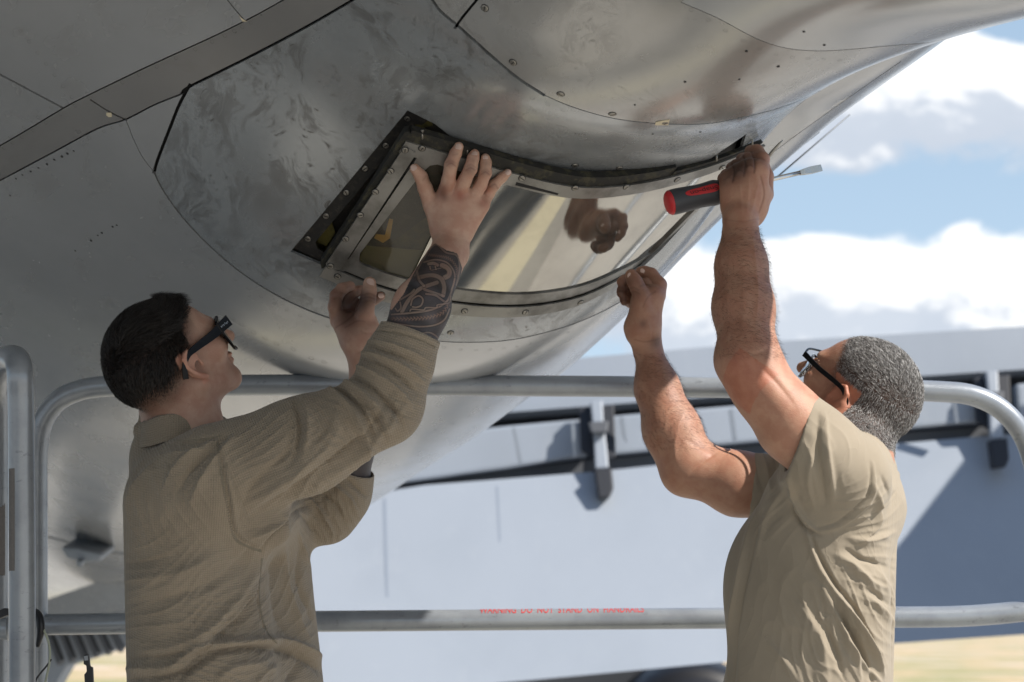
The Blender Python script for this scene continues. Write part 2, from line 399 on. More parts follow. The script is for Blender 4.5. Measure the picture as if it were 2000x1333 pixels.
# ---- paint materials
def paint_fn(base, smudge, rough, seed=0., grime=.16, clean=False):
    def fn(nt, b):
        o = nt.obj(); o2 = nt.vm('ADD', o, (seed, seed*1.7, seed*.3))
        n1 = nt.noise(o2, 1.6, 5, .6); n2 = nt.noise(nt.scale(o2, (3, 1, 5), (0.3, .7, .2)), 3.5, 8 if smudge else 3, .6, .4); n3 = nt.noise(o2, 45, 4, .6)
        c = nt.mix(nt.ss(n1, .3, .7), tuple(x*.88 for x in base), tuple(x*1.06 for x in base))
        c = nt.mix(nt.m('MULTIPLY', nt.ss(n2, .52, .72), grime), c, (base[0]*.62, base[1]*.58, base[2]*.52))
        r = nt.m('ADD', rough, nt.m('MULTIPLY', nt.m('SUBTRACT', n2, .5), .25))
        if smudge:
            # hand smears: stretched, swirling prints
            vd = nt.vm('ADD', o2, nt.vm('MULTIPLY', nt.comb(nt.noise(o2, 5, 3), nt.noise(nt.vm('ADD', o2, (4, 4, 4)), 5, 3), nt.noise(nt.vm('ADD', o2, (9, 2, 1)), 5, 3)), (.25, .25, .25)))
            s1 = nt.noise(nt.scale(vd, (2.0, 1, .8), (.2, .9, .5)), 13, 10, .72, .35)
            zone = nt.ss(nt.noise(o2, 4.2, 3, .5), .38, .60)
            # finger prints: elongated voronoi spots
            vo = nt.new('ShaderNodeTexVoronoi', feature='F1'); nt.put(vo.inputs['Vector'], nt.scale(vd, (1, 2.4, 2.4), (.4, .8, .9))); vo.inputs['Scale'].default_value = 26; vo.inputs['Randomness'].default_value = 1
            sp = nt.m('MULTIPLY', nt.ss(vo.outputs['Distance'], .30, .16), nt.ss(nt.noise(vd, 120, 2), .35, .6)); rnd = nt.sep(vo.outputs['Color'])[0]
            sp = nt.m('MULTIPLY', sp, nt.m('GREATER_THAN', rnd, .66))
            k = nt.m('MULTIPLY', nt.ss(s1, .47, .60), nt.m('ADD', nt.m('MULTIPLY', zone, .62), .10))
            k = nt.m('MAXIMUM', nt.m('MULTIPLY', k, smudge), nt.m('MULTIPLY', nt.m('MULTIPLY', sp, nt.m('ADD', zone, .35)), .75*smudge))
            c = nt.mix(nt.m('MULTIPLY', k, .92), c, (.075, .07, .066)); r = nt.m('ADD', r, nt.m('MULTIPLY', k, .22))
        nt.put(b.inputs['Base Color'], c); nt.put(b.inputs['Roughness'], r)
        sc = nt.noise(nt.scale(o2, (1, 1, 12), (0, .6, .3)), 90, 3, .7)
        h = nt.m('MULTIPLY', nt.noise(o2, 2.3, 1), .3); nt.put(b.inputs['Coat Weight'], .5); nt.put(b.inputs['Coat Roughness'], .16)
        w = nt.noise(o2, 7, 1, .5); h = nt.m('ADD', h, nt.m('MULTIPLY', w, .22))
        nt.put(b.inputs['Normal'], nt.bump(h, .35, .01))
    return fn
M_paint = mat('airframe_grey_paint', metal=.25, fn=paint_fn((.375, .385, .395), 0, .25, 0), spec=.7)
M_pod = mat('airframe_pod_paint', metal=.36, fn=paint_fn((.37, .37, .365), .45, .25, 3.), spec=.8)
M_hatch = mat('smeared_hatch_paint', metal=.30, fn=paint_fn((.31, .33, .345), .9, .25, 6.1), spec=.8)
M_strip = mat('fairing_strip_paint', metal=.35, fn=paint_fn((.28, .275, .27), 0, .32, 9.), spec=.6)
M_dark = mat('gap_black', (.012, .012, .012), .8)
def primer_fn(nt, b):
    n = nt.noise(nt.obj(), 30, 5, .6); nt.put(b.inputs['Base Color'], nt.mix(nt.ss(n, .35, .65), (.13, .11, .025), (.05, .046, .016)))
M_primer = mat('yellow_primer', rough=.55, fn=primer_fn)
def black_fn(nt, b):
    n = nt.noise(nt.obj(), 60, 6, .7); nt.put(b.inputs['Base Color'], nt.mix(nt.ss(n, .5, .75), (.018, .017, .016), (.07, .06, .045)))
    nt.put(b.inputs['Normal'], nt.bump(n, .3, .002))
M_rim = mat('blackened_rim', rough=.6, fn=black_fn)
def bare_fn(nt, b):
    o = nt.obj(); n = nt.noise(o, 14, 6, .6); s = nt.noise(nt.scale(o, (1, 6, 14), (.1, .7, .2)), 40, 4, .7)
    nt.put(b.inputs['Base Color'], nt.mix(nt.ss(n, .4, .68), (.29, .285, .27), (.15, .145, .135)))
    nt.put(b.inputs['Roughness'], nt.m('ADD', .26, nt.m('MULTIPLY', s, .25))); nt.put(b.inputs['Normal'], nt.bump(nt.m('ADD', n, nt.m('MULTIPLY', s, .3)), .25, .003))
M_frame = mat('worn_frame_metal', metal=.55, fn=bare_fn)
def polish_fn(nt, b):
    o = nt.obj(); s = nt.noise(nt.scale(o, (.6, 9, 9), (.0, .75, .15)), 70, 5, .75); n = nt.noise(o, 9, 4, .6)
    nt.put(b.inputs['Base Color'], nt.mix(nt.ss(n, .35, .7), (.51, .495, .455), (.42, .405, .375)))
    nt.put(b.inputs['Roughness'], nt.m('ADD', .02, nt.m('MULTIPLY', nt.ss(s, .45, .8), .05)))
    nt.put(b.inputs['Normal'], nt.bump(nt.m('ADD', nt.m('MULTIPLY', s, .05), nt.noise(o, 5, 1)), .12, .004))
M_polish = mat('scuffed_polished_pane', metal=.92, fn=polish_fn)
M_glass = mat('tinted_window_pane', (.62, .58, .45), .06, spec=.6, **{'Transmission Weight': .93, 'IOR': 1.45})
def screw_fn(nt, b):
    n = nt.noise(nt.obj(), 300, 3); nt.put(b.inputs['Base Color'], nt.mix(n, (.42, .40, .36), (.2, .19, .17)))
M_screw = mat('screw_steel', rough=.35, metal=.8, fn=screw_fn)
M_slot = mat('screw_slot_dark', (.02, .02, .02), .7)

aircraft = empty('tanker_aircraft', tuple(W(900, 300, 4.2)))
tag(aircraft, 'grey painted underside of a large aircraft hanging over both men, with an open window frame', 'aircraft')
def skinmat(cp, n):
    c = cp.mean(0)
    if pip([(368,170),(301,336),(365,435),(645,622),(900,669),(1300,640),(1500,230),(1290,240),(1060,185),(960,110),(850,0),(700,0)], *c[:2]) and n > 200: return 'hatch_skin', M_hatch
    return 'skin_panel', M_paint
def M_sel(cp, n):
    def has(x, y, r=25): return (np.hypot(cp[:, 0]-x, cp[:, 1]-y) < r).any()
    if has(500, 300): return 'skin_panel', M_hatch
    if has(1250, 120): return 'skin_panel', M_pod
    if has(330, 150, 20) or has(60, 290, 20): return 'fairing_strip', M_strip
    return 'skin_panel', M_paint
skins, _ = build_skin(H, SEAMS, HOLE, 'skin_panel', 150, 190, M_sel, aircraft)
offset_sheet('inner_shell', H, -.012, M_dark, aircraft, 130, 160, px=lambda q: ~((q[..., 0] > 500) & (q[..., 0] < 1500) & (q[..., 1] > 195) & (q[..., 1] < 640) & pip(HOLE, q[..., 0], q[..., 1])))
offset_sheet('window_bay_lining', H, -.075, M_primer, aircraft, 120, 160, px=lambda q: (q[..., 0] > 450) & (q[..., 0] < 1560) & (q[..., 1] > 120) & (q[..., 1] < 700))
skins2, _ = build_skin(H2, [([(1500,262),(1560,205),(1640,150),(1790,86)], 1.2), ([(1380,415),(1450,345),(1600,232),(1760,120)], 1.), ([(1240,585),(1320,480),(1400,395)], 1.2)], None, 'tail_skin', 60, 80, lambda cp, n: ('tail_skin_panel', M_paint), aircraft)
print('panels', [(len(o.data.polygons), o.data.materials[0].name) for o, _ in skins], [len(o.data.polygons) for o, _ in skins2])
offset_sheet('tail_inner_shell', H2, -.01, M_dark, aircraft, 50, 60)

# unseen rest of the aircraft above and left, added to shade ground and belly
def hidden_body():
    c0 = np.array([-2.1, 2.2, CAMZ+2.75]); c1 = c0+NAX*16+np.array([0, 0, -.2]); v, f = tube(np.array([c0-NAX*11+np.array([.3, 0, 1.2]), c0-NAX*5+np.array([.3, 0, 1.2]), c0-NAX*1.2+np.array([.3, 0, 1.0])]), [1.6, 1.5, 1.0], 40); link('unseen_fuselage', pymesh('unseen_fuselage', v, f), M_paint, aircraft)
    v, f = tube(np.array([c0-NAX*2.0+np.array([.3, 0, 1.0]), c0, c0+NAX*2, c1]), [.5, 1.55, 1.8, 1.8], 40); link('unseen_fuselage', pymesh('unseen_fuselage', v, f), M_paint, aircraft)
    b = MB(); z = CAMZ+2.2
    b.prism([np.array(p) for p in [(-1.6, -3.2, z), (-1.9, 1.0, z), (-3.6, 6.5, z), (-10, 6.5, z+.4), (-11, 2.5, z+.5), (-8, -3.2, z+.3)]], (0, 0, .22)).build('unseen_tailplane', M_paint, aircraft, bevel=.04)
hidden_body()
def overhead():
    # unseen belly slab added overhead, edge shaped for the shade line across the arms
    z0 = CAMZ+1.32; V_ = []; F_ = []; ys = [-2.6, -1.0, .6, 2.0, 3.1, 3.5, 3.88]; n = 14
    edge = [1.9, 1.75, 1.55, 1.42, 1.22, 1.19, 1.16]
    for y, xe in zip(ys, edge):
        for k in range(n):
            t = k/(n-1); x = xe-10.5*t; V_.append((x, y, z0+.10*max(0, 1-abs(xe-x)*2)**2+.5*t)); 
        for k in range(n):
            t = 1-k/(n-1); x = xe-10.5*t; V_.append((x, y, z0+1.6-1.4*max(0, 1-(xe-x)/1.5)**2))
    for j in range(len(ys)-1):
        for k in range(2*n): F_.append((j*2*n+k, j*2*n+(k+1) % (2*n), (j+1)*2*n+(k+1) % (2*n), (j+1)*2*n+k))
    F_ += [tuple(range(2*n)), tuple(range(len(ys)*2*n-1, (len(ys)-1)*2*n-1, -1))]
    link('unseen_fuselage', pymesh('unseen_fuselage', V_, F_), M_paint, aircraft)
overhead()
# ------------------------------------------------------------------ ground
def ground_fn(nt, b):
    o = nt.obj(); x, y, z = nt.sep(o)
    n = nt.noise(o, .35, 6, .65); n2 = nt.noise(o, 9, 6, .7)
    conc = nt.mix(n2, (.42, .395, .35), (.53, .50, .445)); conc = nt.mix(nt.ss(n, .4, .7), conc, (.38, .36, .32))
    g1 = nt.mix(nt.ss(nt.noise(nt.scale(o, (.10, .05, 1)), 1.5, 7, .7), .42, .60), (.56, .41, .24), (.30, .29, .12))
    g1 = nt.mix(nt.ss(nt.noise(nt.scale(o, (.04, .03, 1)), 3, 6, .7), .48, .62), g1, (.62, .50, .40))
    edge = nt.m('ADD', y, nt.m('MULTIPLY', n, 1.5))
    nt.put(b.inputs['Base Color'], nt.mix(nt.ss(edge, 33, 34.5), conc, g1))
M_ground = mat('apron_and_dry_grass', rough=.9, fn=ground_fn)
g = MB().add(([(-900, -600, 0), (900, -600, 0), (900, 2500, 0), (-900, 2500, 0)], [(0, 1, 2, 3)])).build('ground', M_ground); tag(g, kind='structure')
M_line = mat('taxi_line_paint', (.58, .53, .38), .8)
# ------------------------------------------------------------------ guard rails
def alu_fn(nt, b):
    o = nt.obj(); n = nt.noise(o, 12, 5, .6); s = nt.noise(o, 70, 4, .7)
    nt.put(b.inputs['Base Color'], nt.mix(nt.ss(n, .35, .7), (.33, .355, .385), (.26, .28, .31)))
    c = nt.ss(s, .64, .72); nt.put(b.inputs['Base Color'], nt.mix(nt.m('MULTIPLY', nt.ss(nt.noise(nt.scale(o, (1, 1, 2.2)), 34, 5, .7), .60, .68), .45), nt.mix(nt.ss(n, .35, .7), (.33, .355, .385), (.26, .28, .31)), (.13, .135, .14))); nt.put(b.inputs['Roughness'], nt.m('ADD', .30, nt.m('MULTIPLY', c, .25))); nt.put(b.inputs['Normal'], nt.bump(s, .08, .002))
M_alu = mat('rail_grey_aluminium', metal=.35, fn=alu_fn)
def pathpts(ctrl, n=10): return catmull([W(*c) for c in ctrl], n)
rail = empty('guard_rail', tuple(W(1000, 1250, 4.25))); tag(rail, 'grey tubular guard rail running behind both men with rounded end corners', 'guard rail')
RD = 4.25
def rails():
    rt = .0225
    # top rail with both bends, one continuous pipe
    L = [(72,1500,RD),(72,1300,RD),(72,1100,RD),(72,960,RD),(73,880,RD),(82,828,RD),(110,786,RD),(152,764,RD),(205,755,RD),(300,754,RD),(640,752,RD),(1000,754,RD),(1400,757,RD),(1700,762,RD),(1830,765,RD),(1900,773,RD),(1955,800,RD),(1998,850,RD),(2022,920,RD),(2030,1000,RD),(2032,1150,RD),(2034,1300,RD),(2036,1500,RD)]
    v, f = tube(pathpts(L, 8), rt, 28); link('top_rail', pymesh('top_rail', v, f), M_alu, rail)
    L = [(-30,1222,RD),(20,1220,RD),(75,1218,RD),(110,1220,RD),(400,1216,RD),(1000,1211,RD),(1400,1208,RD),(1700,1206,RD),(1850,1205,RD),(1940,1200,RD),(2034,1190,RD)]
    rr = []
    pts = pathpts(L, 14); q = pix(pts)
    for p in q: rr.append(.0225)
    v, f = tube(pts, rr, 28); link('mid_rail', pymesh('mid_rail', v, f), M_alu, rail)
    v, f = tube(pathpts([(72,1500,RD),(72,2200,RD)], 4), rt, 20); link('post', pymesh('post', v, f), M_alu, rail)
    v, f = tube(pathpts([(2036,1500,RD),(2040,2200,RD)], 4), rt, 20); link('post', pymesh('post', v, f), M_alu, rail)
    return pts
mid_pts = rails()
# lettering wrapped over the mid rail
def wrap_text(body, size, x0px, x1px, m, parent, name='lettering'):
    cu = bpy.data.curves.new('t', 'FONT'); cu.body = body; cu.size = 1; cu.offset = .004; cu.resolution_u = 3; ob = bpy.data.objects.new('t', cu); col.objects.link(ob)
    dg = bpy.context.evaluated_depsgraph_get(); me = bpy.data.meshes.new_from_object(ob.evaluated_get(dg)); bpy.data.objects.remove(ob)
    bm = bmesh.new(); bm.from_mesh(me); bmesh.ops.subdivide_edges(bm, edges=[e for e in bm.edges if e.calc_length() > .15], cuts=3, use_grid_fill=False); bmesh.ops.triangulate(bm, faces=bm.faces)
    bm.to_mesh(me); bm.free(); me.materials.clear(); me.materials.append(m)
    return me
def rail_text():
    me = wrap_text('WARNING  DO  NOT  STAND  ON  HANDRAILS', 1, 0, 0, M_red, rail)
    co = np.array([v.co for v in me.vertices]); x = co[:, 0]; x = (x-x.min())/(x.max()-x.min()); y = co[:, 1]/co[:, 1].max()
    A = W(937, 1211.5, RD); B = W(1257, 1209.5, RD); r = .0232; P = A+(B-A)*x[:, None]
    # angle measured from facing camera towards the top
    ang = R(38)+y*(.024/r)
    out = P+np.stack([0*x, -np.cos(ang)*r, np.sin(ang)*r], 1)
    for v, p in zip(me.vertices, out): v.co = p
    link('lettering', me, None, rail)
M_red = mat('red_stencil', (.52, .05, .05), .5)
rail_text()
# left near guard rail
rail2 = empty('guard_rail_gate', tuple(W(40, 1340, 3.6))); tag(rail2, 'thick grey tube post with rounded top and tape strip at the left edge', 'guard rail')
def left_rail():
    D = 3.55; rt = .0235
    L = [(43,1700,D),(43,1333,D),(43,1100,D),(42,900,D),(41,780,D),(39,728,D),(33,704,D+.03),(18,700,D+.09),(4,712,D+.18),(-4,740,D+.26),(-8,800,D+.32),(-8,1000,D+.34),(-8,1400,D+.36),(-8,1700,D+.36)]
    v, f = tube(pathpts(L, 8), rt, 28); link('post', pymesh('post', v, f), M_alu, rail2)
    v, f = tube(pathpts([(-60,1228,3.75),(0,1228,3.75),(18,1228,3.75)], 6), .021, 20); link('rung', pymesh('rung', v, f), M_alu, rail2)
    # tape: a strip bent round the pipe
    def tape(cx, y0, y1, D, a0, a1, m):
        r = rt+.0008; vv = []; ff = []; n = 10
        A = W(cx, y0, D); B = W(cx, y1, D)
        for k in range(n+1):
            a = R(a0+(a1-a0)*k/n); o = np.array([math.sin(a)*r, -math.cos(a)*r, 0]); vv += [A+o, B+o]
        for k in range(n): ff.append((2*k, 2*k+2, 2*k+3, 2*k+1))
        return link('tape_strip', pymesh('tape_strip', vv, ff), m, rail2)
    tape(43, 917, 1116, D, -55, -18, M_tape); tape(-8, 953, 1125, D+.34, -10, 60, M_tape)
def tape_fn(nt, b):
    n = nt.noise(nt.obj(), 220, 4, .7); nt.put(b.inputs['Base Color'], nt.mix(n, (.13, .12, .115), (.22, .20, .185)))
M_tape = mat('grey_grip_tape', rough=.95, fn=tape_fn)
left_rail()
M_blackp = mat('black_rubber', (.015, .016, .02), .45)
# cable and black latch beside the post
cb = empty('cable_loop', tuple(W(90, 1270, 3.6))); tag(cb, 'thin looped cable with black sleeve hanging beside the left post', 'cable')
v, f = tube(catmull([W(*c) for c in [(60,1200,3.62),(80,1222,3.6),(95,1255,3.6),(97,1290,3.6),(88,1335,3.6)]], 8), .0022, 8); link('wire', pymesh('wire', v, f), mat('clear_wire', (.35, .38, .3), .3), cb)
v, f = tube(catmull([W(*c) for c in [(52,1190,3.64),(74,1200,3.61),(80,1230,3.6),(74,1262,3.62)]], 8), [.004+.0035*math.sin(math.pi*i/24) for i in range(25)], 10); link('sleeve', pymesh('sleeve', v, f), M_blackp, cb)
v, f = tube(catmull([W(*c) for c in [(100,1288,3.6),(92,1300,3.6),(72,1325,3.6),(66,1345,3.6)]], 6), .0018, 8); link('wire', pymesh('wire', v, f), M_blackp, cb)
hk = tag(MB().prism([W(x, y, 3.6) for x, y in [(0,1192),(8,1188),(22,1190),(20,1200),(4,1206),(-10,1212),(-12,1196)]], (0, .02, 0)).build('pipe_clamp', M_blackp, bevel=.0015), 'black clamp on the horizontal tube at the far left edge', 'clamp')
pn = empty('marker_clip', tuple(W(172, 1330, 3.6))); tag(pn, 'small black clip standing upright beside the man in the long sleeve shirt', 'clip')
MB().prism([W(x, y, 3.6) for x, y in [(163,1279),(172,1278),(175,1302),(180,1304),(182,1345),(166,1345),(164,1318),(169,1312),(168,1300),(163,1298)]], (0, .012, 0)).build('body', M_blackp, pn, bevel=.0015)
MB().prism([W(x, y, 3.598) for x, y in [(164,1282),(171,1281),(172,1290),(165,1291)]], (0, .003, 0)).build('tip', M_alu, pn)

# ------------------------------------------------------------------ second aircraft behind: sunlit wing with flap and hinges
def wing_fn(nt, b):
    o = nt.obj(); n = nt.noise(nt.scale(o, (1, 1, .4)), .8, 5, .6); n2 = nt.noise(nt.scale(o, (3, 3, .3)), 3, 4, .6)
    c = nt.mix(nt.ss(n, .35, .7), (.275, .305, .348), (.245, .275, .315)); c = nt.mix(nt.m('MULTIPLY', nt.ss(n2, .55, .75), .12), c, (.36, .38, .41))
    nt.put(b.inputs['Base Color'], c)
M_wing = mat('pale_grey_wing_paint', rough=.45, fn=wing_fn)
M_wdark = mat('wing_gap_black', (.012, .014, .02), .6)
M_wslat = mat('flap_slot_grey', (.07, .075, .085), .6)
M_wseam = mat('wing_seam', (.20, .23, .275), .5)
wing = empty('parked_aircraft', tuple(W(1500, 1240, 11.5))); tag(wing, 'pale blue grey wing of a parked aircraft out of focus behind the rail', 'aircraft')
WD = 11.5
def wpanel(name, pts, D, m, thick=.25, tilt=0, parent=wing, bevel=.0):
    P = [W(x, y, D+(tilt*(y-900)/400)) for x, y in pts]
    return MB().prism(P, (0, thick, 0)).build(name, m, parent, bevel=bevel)
# surfaces: upper sheet, flap, lower sheet; all lean back slightly
wpanel('upper_surface', [(300,795),(700,742),(1100,702),(1500,668),(2000,638),(2600,600),(2600,690),(2000,722),(1750,738),(1430,772),(990,806),(600,850),(300,890)], WD+.25, M_wing, .4, -.5)
wpanel('gap_shadow', [(300,870),(990,796),(1430,765),(1760,735),(2600,670),(2600,900),(1930,900),(1150,960),(300,1040)], WD+.75, M_wdark, .05, -.2)
wpanel('flap_panel', [(300,920),(600,878),(990,832),(1142,818),(1150,890),(990,915),(600,968),(300,1010)], WD, M_wing, .12, -.4, bevel=.02)
wpanel('flap_panel', [(1190,813),(1440,792),(1760,770),(1912,757),(1930,824),(1760,838),(1440,866),(1196,888)], WD, M_wing, .12, -.4, bevel=.02)
wpanel('flap_panel', [(1985,750),(2600,700),(2600,770),(1990,820)], WD, M_wing, .12, -.4, bevel=.02)
wpanel('flap_slot', [(300,1012),(600,970),(830,934),(1150,900),(1440,872),(1930,833),(2600,775),(2600,802),(1930,856),(1440,894),(1150,925),(830,946),(600,990),(300,1036)], WD+.12, M_wslat, .08, -.3)
wpanel('lower_surface', [(300,1040),(600,985),(830,948),(1150,923),(1440,893),(1930,852),(2600,795),(2600,1205),(2000,1240),(1750,1257),(1410,1294),(980,1334),(640,1375),(300,1420)], WD-.1, M_wing, .9, -1.0)
for (x, y) in ((1165, 830), (1938, 772)):
    sc = 1. if x < 1500 else .95
    wpanel('hinge_recess', [(x-34,y-34),(x+34,y-40),(x+38,y+62),(x+2,y+72),(x-30,y+50)], WD-.16, M_wdark, .05, -.6, bevel=.008)
    wpanel('hinge_bracket', [(x-12*sc,y-46),(x+12*sc,y-48),(x+14*sc,y-6),(x+20*sc,y+40),(x+24*sc,y+84),(x-2*sc,y+86),(x-6*sc,y+10)], WD-.24, M_wing, .06, -.6, bevel=.01)
    wpanel('hinge_foot', [(x-4,y+88),(x+30,y+84),(x+34,y+124),(x+27,y+141),(x+4,y+143)], WD-.28, M_wdark, .10, -.6, bevel=.01)
    wpanel('hinge_pin', [(x-16,y-5),(x+24,y-8),(x+22,y+14),(x-10,y+16)], WD-.30, M_wslat, .05, -.6, bevel=.01)
for pl in ([(1000,835),(1006,835),(1020,905),(1013,906)], [(1116,826),(1122,825),(1126,893),(1120,894)], [(1212,815),(1218,815),(1224,864),(1217,850)], [(1425,800),(1431,799),(1440,858),(1433,859)], [(1860,765),(1865,764),(1872,826),(1867,827)]):
    wpanel('flap_rib', pl, WD-.16, M_wing, .05)
for pl in ([(748,975),(754,974),(762,1300),(756,1301)], [(968,950),(973,950),(990,1300),(985,1300)], [(1385,905),(1389,905),(1412,1200),(1408,1200)], [(1690,880),(1694,880),(1700,1240),(1696,1240)]):
    wpanel('seam_strip', pl, WD-.104, M_wseam, .02, -1.0)
# dark undercarriage / engine below the wing
nac = empty('engine_nacelle', tuple(W(1310, 1420, 14.5))); tag(nac, 'dark round engine under the pale wing behind the man in the short sleeve shirt', 'engine')
def nacelle():
    c = W(1330, 1440, 14.5); vv, ff = tube(np.array([c+np.array([0, -1.2, 0]), c+np.array([0, -1.0, 0]), c+np.array([0, 0, 0]), c+np.array([0, 2, 0])]), [.50, .56, .62, .55], 32)
    link('cowling', pymesh('cowling', vv, ff), mat('dark_cowling', (.008, .008, .01), .5), nac)
    vv, ff = tube(np.array([c+np.array([0, -1.26, 0]), c+np.array([0, -1.2, 0])]), [.35, .46], 32); link('inlet', pymesh('inlet', vv, ff), M_wdark, nac)
nacelle()
wpanel('pylon_fairing', [(940,1310),(1220,1288),(1290,1296),(1260,1345),(930,1360)], WD+2.5, M_wslat, .6)
# wing root of the near aircraft at lower left, in shade, with louvred flap
lw = empty('louvred_wing', tuple(W(150, 1250, 9.5))); tag(lw, 'blue grey wing part with dark slanted ribs low behind the left rail', 'wing part')
wpanel('shaded_skin', [(-200,1230),(20,1205),(72,1178),(245,1118),(420,1060),(440,1200),(245,1192),(72,1215),(-200,1260)], 9.5, M_paint, .3, parent=lw)
wpanel('louvre_skin', [(-100,1330),(72,1215),(245,1192),(400,1186),(400,1250),(245,1262),(130,1300),(60,1420),(-100,1420)], 9.8, M_wing, .2, parent=lw)
for k, x in enumerate((88, 112, 136, 160, 184, 208)):
    wpanel('louvre_rib', [(x,1235-k*2),(x+7,1233-k*2),(x+30,1290-k*5),(x+24,1300-k*5)], 9.6, M_wslat, .1, parent=lw)
# fairing light on the belly
fl = empty('belly_fairing', tuple(W(160, 1085, 7.2)))
fl.parent = aircraft; fl.matrix_parent_inverse = Matrix.Translation(-Vector(aircraft.location))
MB().prism([W(x, y, 7.35) for x, y in [(118,1070),(150,1072),(200,1084),(196,1098),(165,1100),(130,1090)]], (0, .25, .05)).build('fairing_body', M_wing, fl, bevel=.012)
MB().prism([W(x, y, 7.3) for x, y in [(148,1096),(162,1098),(160,1108),(150,1107)]], (0, .1, .03)).build('fairing_tip', M_wing, fl, bevel=.006)
M_rod = mat('rod_paint', (.16, .18, .21), .5)
# thin rods beyond the tail skin
for a, b in (((1488,372,4.4),(1660,224,4.4)), ((1484,350,4.3),(1600,258,4.3))):
    v, f = tube(np.array([W(*a), W(*b)]), .0019, 8); link('static_rod', pymesh('static_rod', v, f), M_rod, aircraft)

# unseen slab added right of the picture, outlined to shade part of the wing
fin = [W(x, y, WD-.1-(y-900)/400)+np.array(SUN)*3.2 for x, y in [(1926,842),(2900,760),(3000,1300),(1400,1420),(1590,1262),(1757,1060)]]
MB().prism(fin, (0, .12, 0)).build('wing_shade_slab', M_wing, wing, bevel=.02)
# ------------------------------------------------------------------ patches lying on a surface net
def patch(name, net, poly, off, thick, m, parent, step=14, smooth=True, dens=1):
    poly = np.asarray(poly, float)
    pl = np.vstack([np.linspace(poly[i], poly[(i+1) % len(poly)], max(2, int(np.linalg.norm(poly[(i+1) % len(poly)]-poly[i])/step)+1))[:-1] for i in range(len(poly))])
    u, v = net.inv(pl[:, 0], pl[:, 1]); pu = np.stack([u, v], 1)
    gu, gv = np.meshgrid(np.arange(u.min(), u.max(), .09/dens), np.arange(v.min(), v.max(), .09/dens)); gi = pip(pu, gu, gv)
    pts = [tuple(q) for q in pu]+list(zip(gu[gi], gv[gi])); n = len(pu)
    vo, eo, fo, *_ = delaunay_2d_cdt([Vector((float(a), float(b))) for a, b in pts], [(i, (i+1) % n) for i in range(n)], [], 0, 1e-6)
    uv = np.array([[q.x, q.y] for q in vo]); F = [tuple(f) for f in fo if len(f) == 3]
    c = uv[np.array(F)].mean(1); ok = pip(pu, c[:, 0], c[:, 1]); F = [f for f, k in zip(F, ok) if k]
    N = net.normal(uv[:, 0], uv[:, 1])*net.sgn; P = net(uv[:, 0], uv[:, 1])+N*off; m_ = len(P)
    f0 = F[0]
    if np.cross(P[f0[1]]-P[f0[0]], P[f0[2]]-P[f0[0]]).dot(N[f0[0]]) < 0: F = [f[::-1] for f in F]
    be = {}
    for f in F:
        for a, b in ((f[0], f[1]), (f[1], f[2]), (f[2], f[0])):
            if (b, a) in be: del be[(b, a)]
            else: be[(a, b)] = 1
    V = list(P); lo = {}
    for a, b in be:
        for k in (a, b):
            if k not in lo: lo[k] = len(V); V.append(P[k]); V.append(P[k]-N[k]*thick)
    F2 = F+[(lo[b], lo[a], lo[a]+1, lo[b]+1) for a, b in be]
    return link(name, pymesh(name, V, F2, smooth), m, parent)
def screw_mesh(r=.0056, h=.0016):
    v = []; f = []; n = 14
    for rr, z in ((r*1.12, -.0005), (r, h*.6), (r*.8, h), ):
        for k in range(n): a = 2*math.pi*k/n; v.append((rr*math.cos(a), rr*math.sin(a), z))
    for j in range(2):
        for k in range(n): f.append((j*n+k, j*n+(k+1) % n, (j+1)*n+(k+1) % n, (j+1)*n+k))
    f.append(tuple(2*n+k for k in range(n))); mi = [0]*len(f)
    w = r*.16; z = h+.0002
    o = len(v); v += [(-r*.78, -w, z), (r*.78, -w, z), (r*.78, w, z), (-r*.78, w, z)]; f.append((o, o+1, o+2, o+3)); mi.append(1)
    o = len(v); R1 = r*1.32
    for k in range(n): a = 2*math.pi*k/n; v.append((R1*math.cos(a), R1*math.sin(a), -.0004)); v.append((r*1.08*math.cos(a), r*1.08*math.sin(a), .0002))
    for k in range(n): k2 = (k+1) % n; f.append((o+2*k, o+2*k2, o+2*k2+1, o+2*k+1)); mi.append(1)
    me = pymesh('screw', v, f, False); me.materials.append(M_screw); me.materials.append(M_slot)
    for p, i in zip(me.polygons, mi): p.material_index = i
    return me
SCREW = screw_mesh()
def put_on(name, me, net, px, py, parent, off=.0004, size=1., tilt=0):
    u, v = net.inv(px, py); P = (net(u, v)+net.normal(u, v)*net.sgn*off)[0]; N = (net.normal(u, v)*net.sgn)[0]
    o = bpy.data.objects.new(name, me); col.objects.link(o); o.parent = parent; o.matrix_parent_inverse = Matrix.Translation(-Vector(parent.location))
    q = V3(N).to_track_quat('Z', 'Y')@Quaternion((0, 0, 1), random.uniform(0, 3.14))@Quaternion((1, 0, 0), tilt)
    o.rotation_mode = 'QUATERNION'; o.rotation_quaternion = q; o.location = V3(P); o.scale = (size,)*3
    return o
for x, y in [(947,16),(1002,122),(1095,184),(1196,223),(1299,240),(1123,323),(1210,328),(880,650)]: put_on('screw', SCREW, H, x, y, aircraft, .0006)
RIV = pymesh('rivet', [(.0022*math.cos(k*math.pi/4), .0022*math.sin(k*math.pi/4), z) for z in (0, .0006) for k in range(8)], [(k, (k+1) % 8, (k+1) % 8+8, k+8) for k in range(8)]+[tuple(range(8, 16))]); RIV.materials.append(M_slot)
for x, y in [(31,349),(44,342),(60,335),(75,328),(92,321),(106,312),(121,306),(132,300),(144,295),(20,382),(228,440),(220,443),(199,455),(191,460),(178,470),(147,490),(1338,160),(1458,100),(1444,155),(1570,62),(1610,88),(1520,130),(1368,258),(1275,262),(1240,205)]: put_on('rivet', RIV, H, x, y, aircraft, .0004, random.uniform(.8, 1.3))
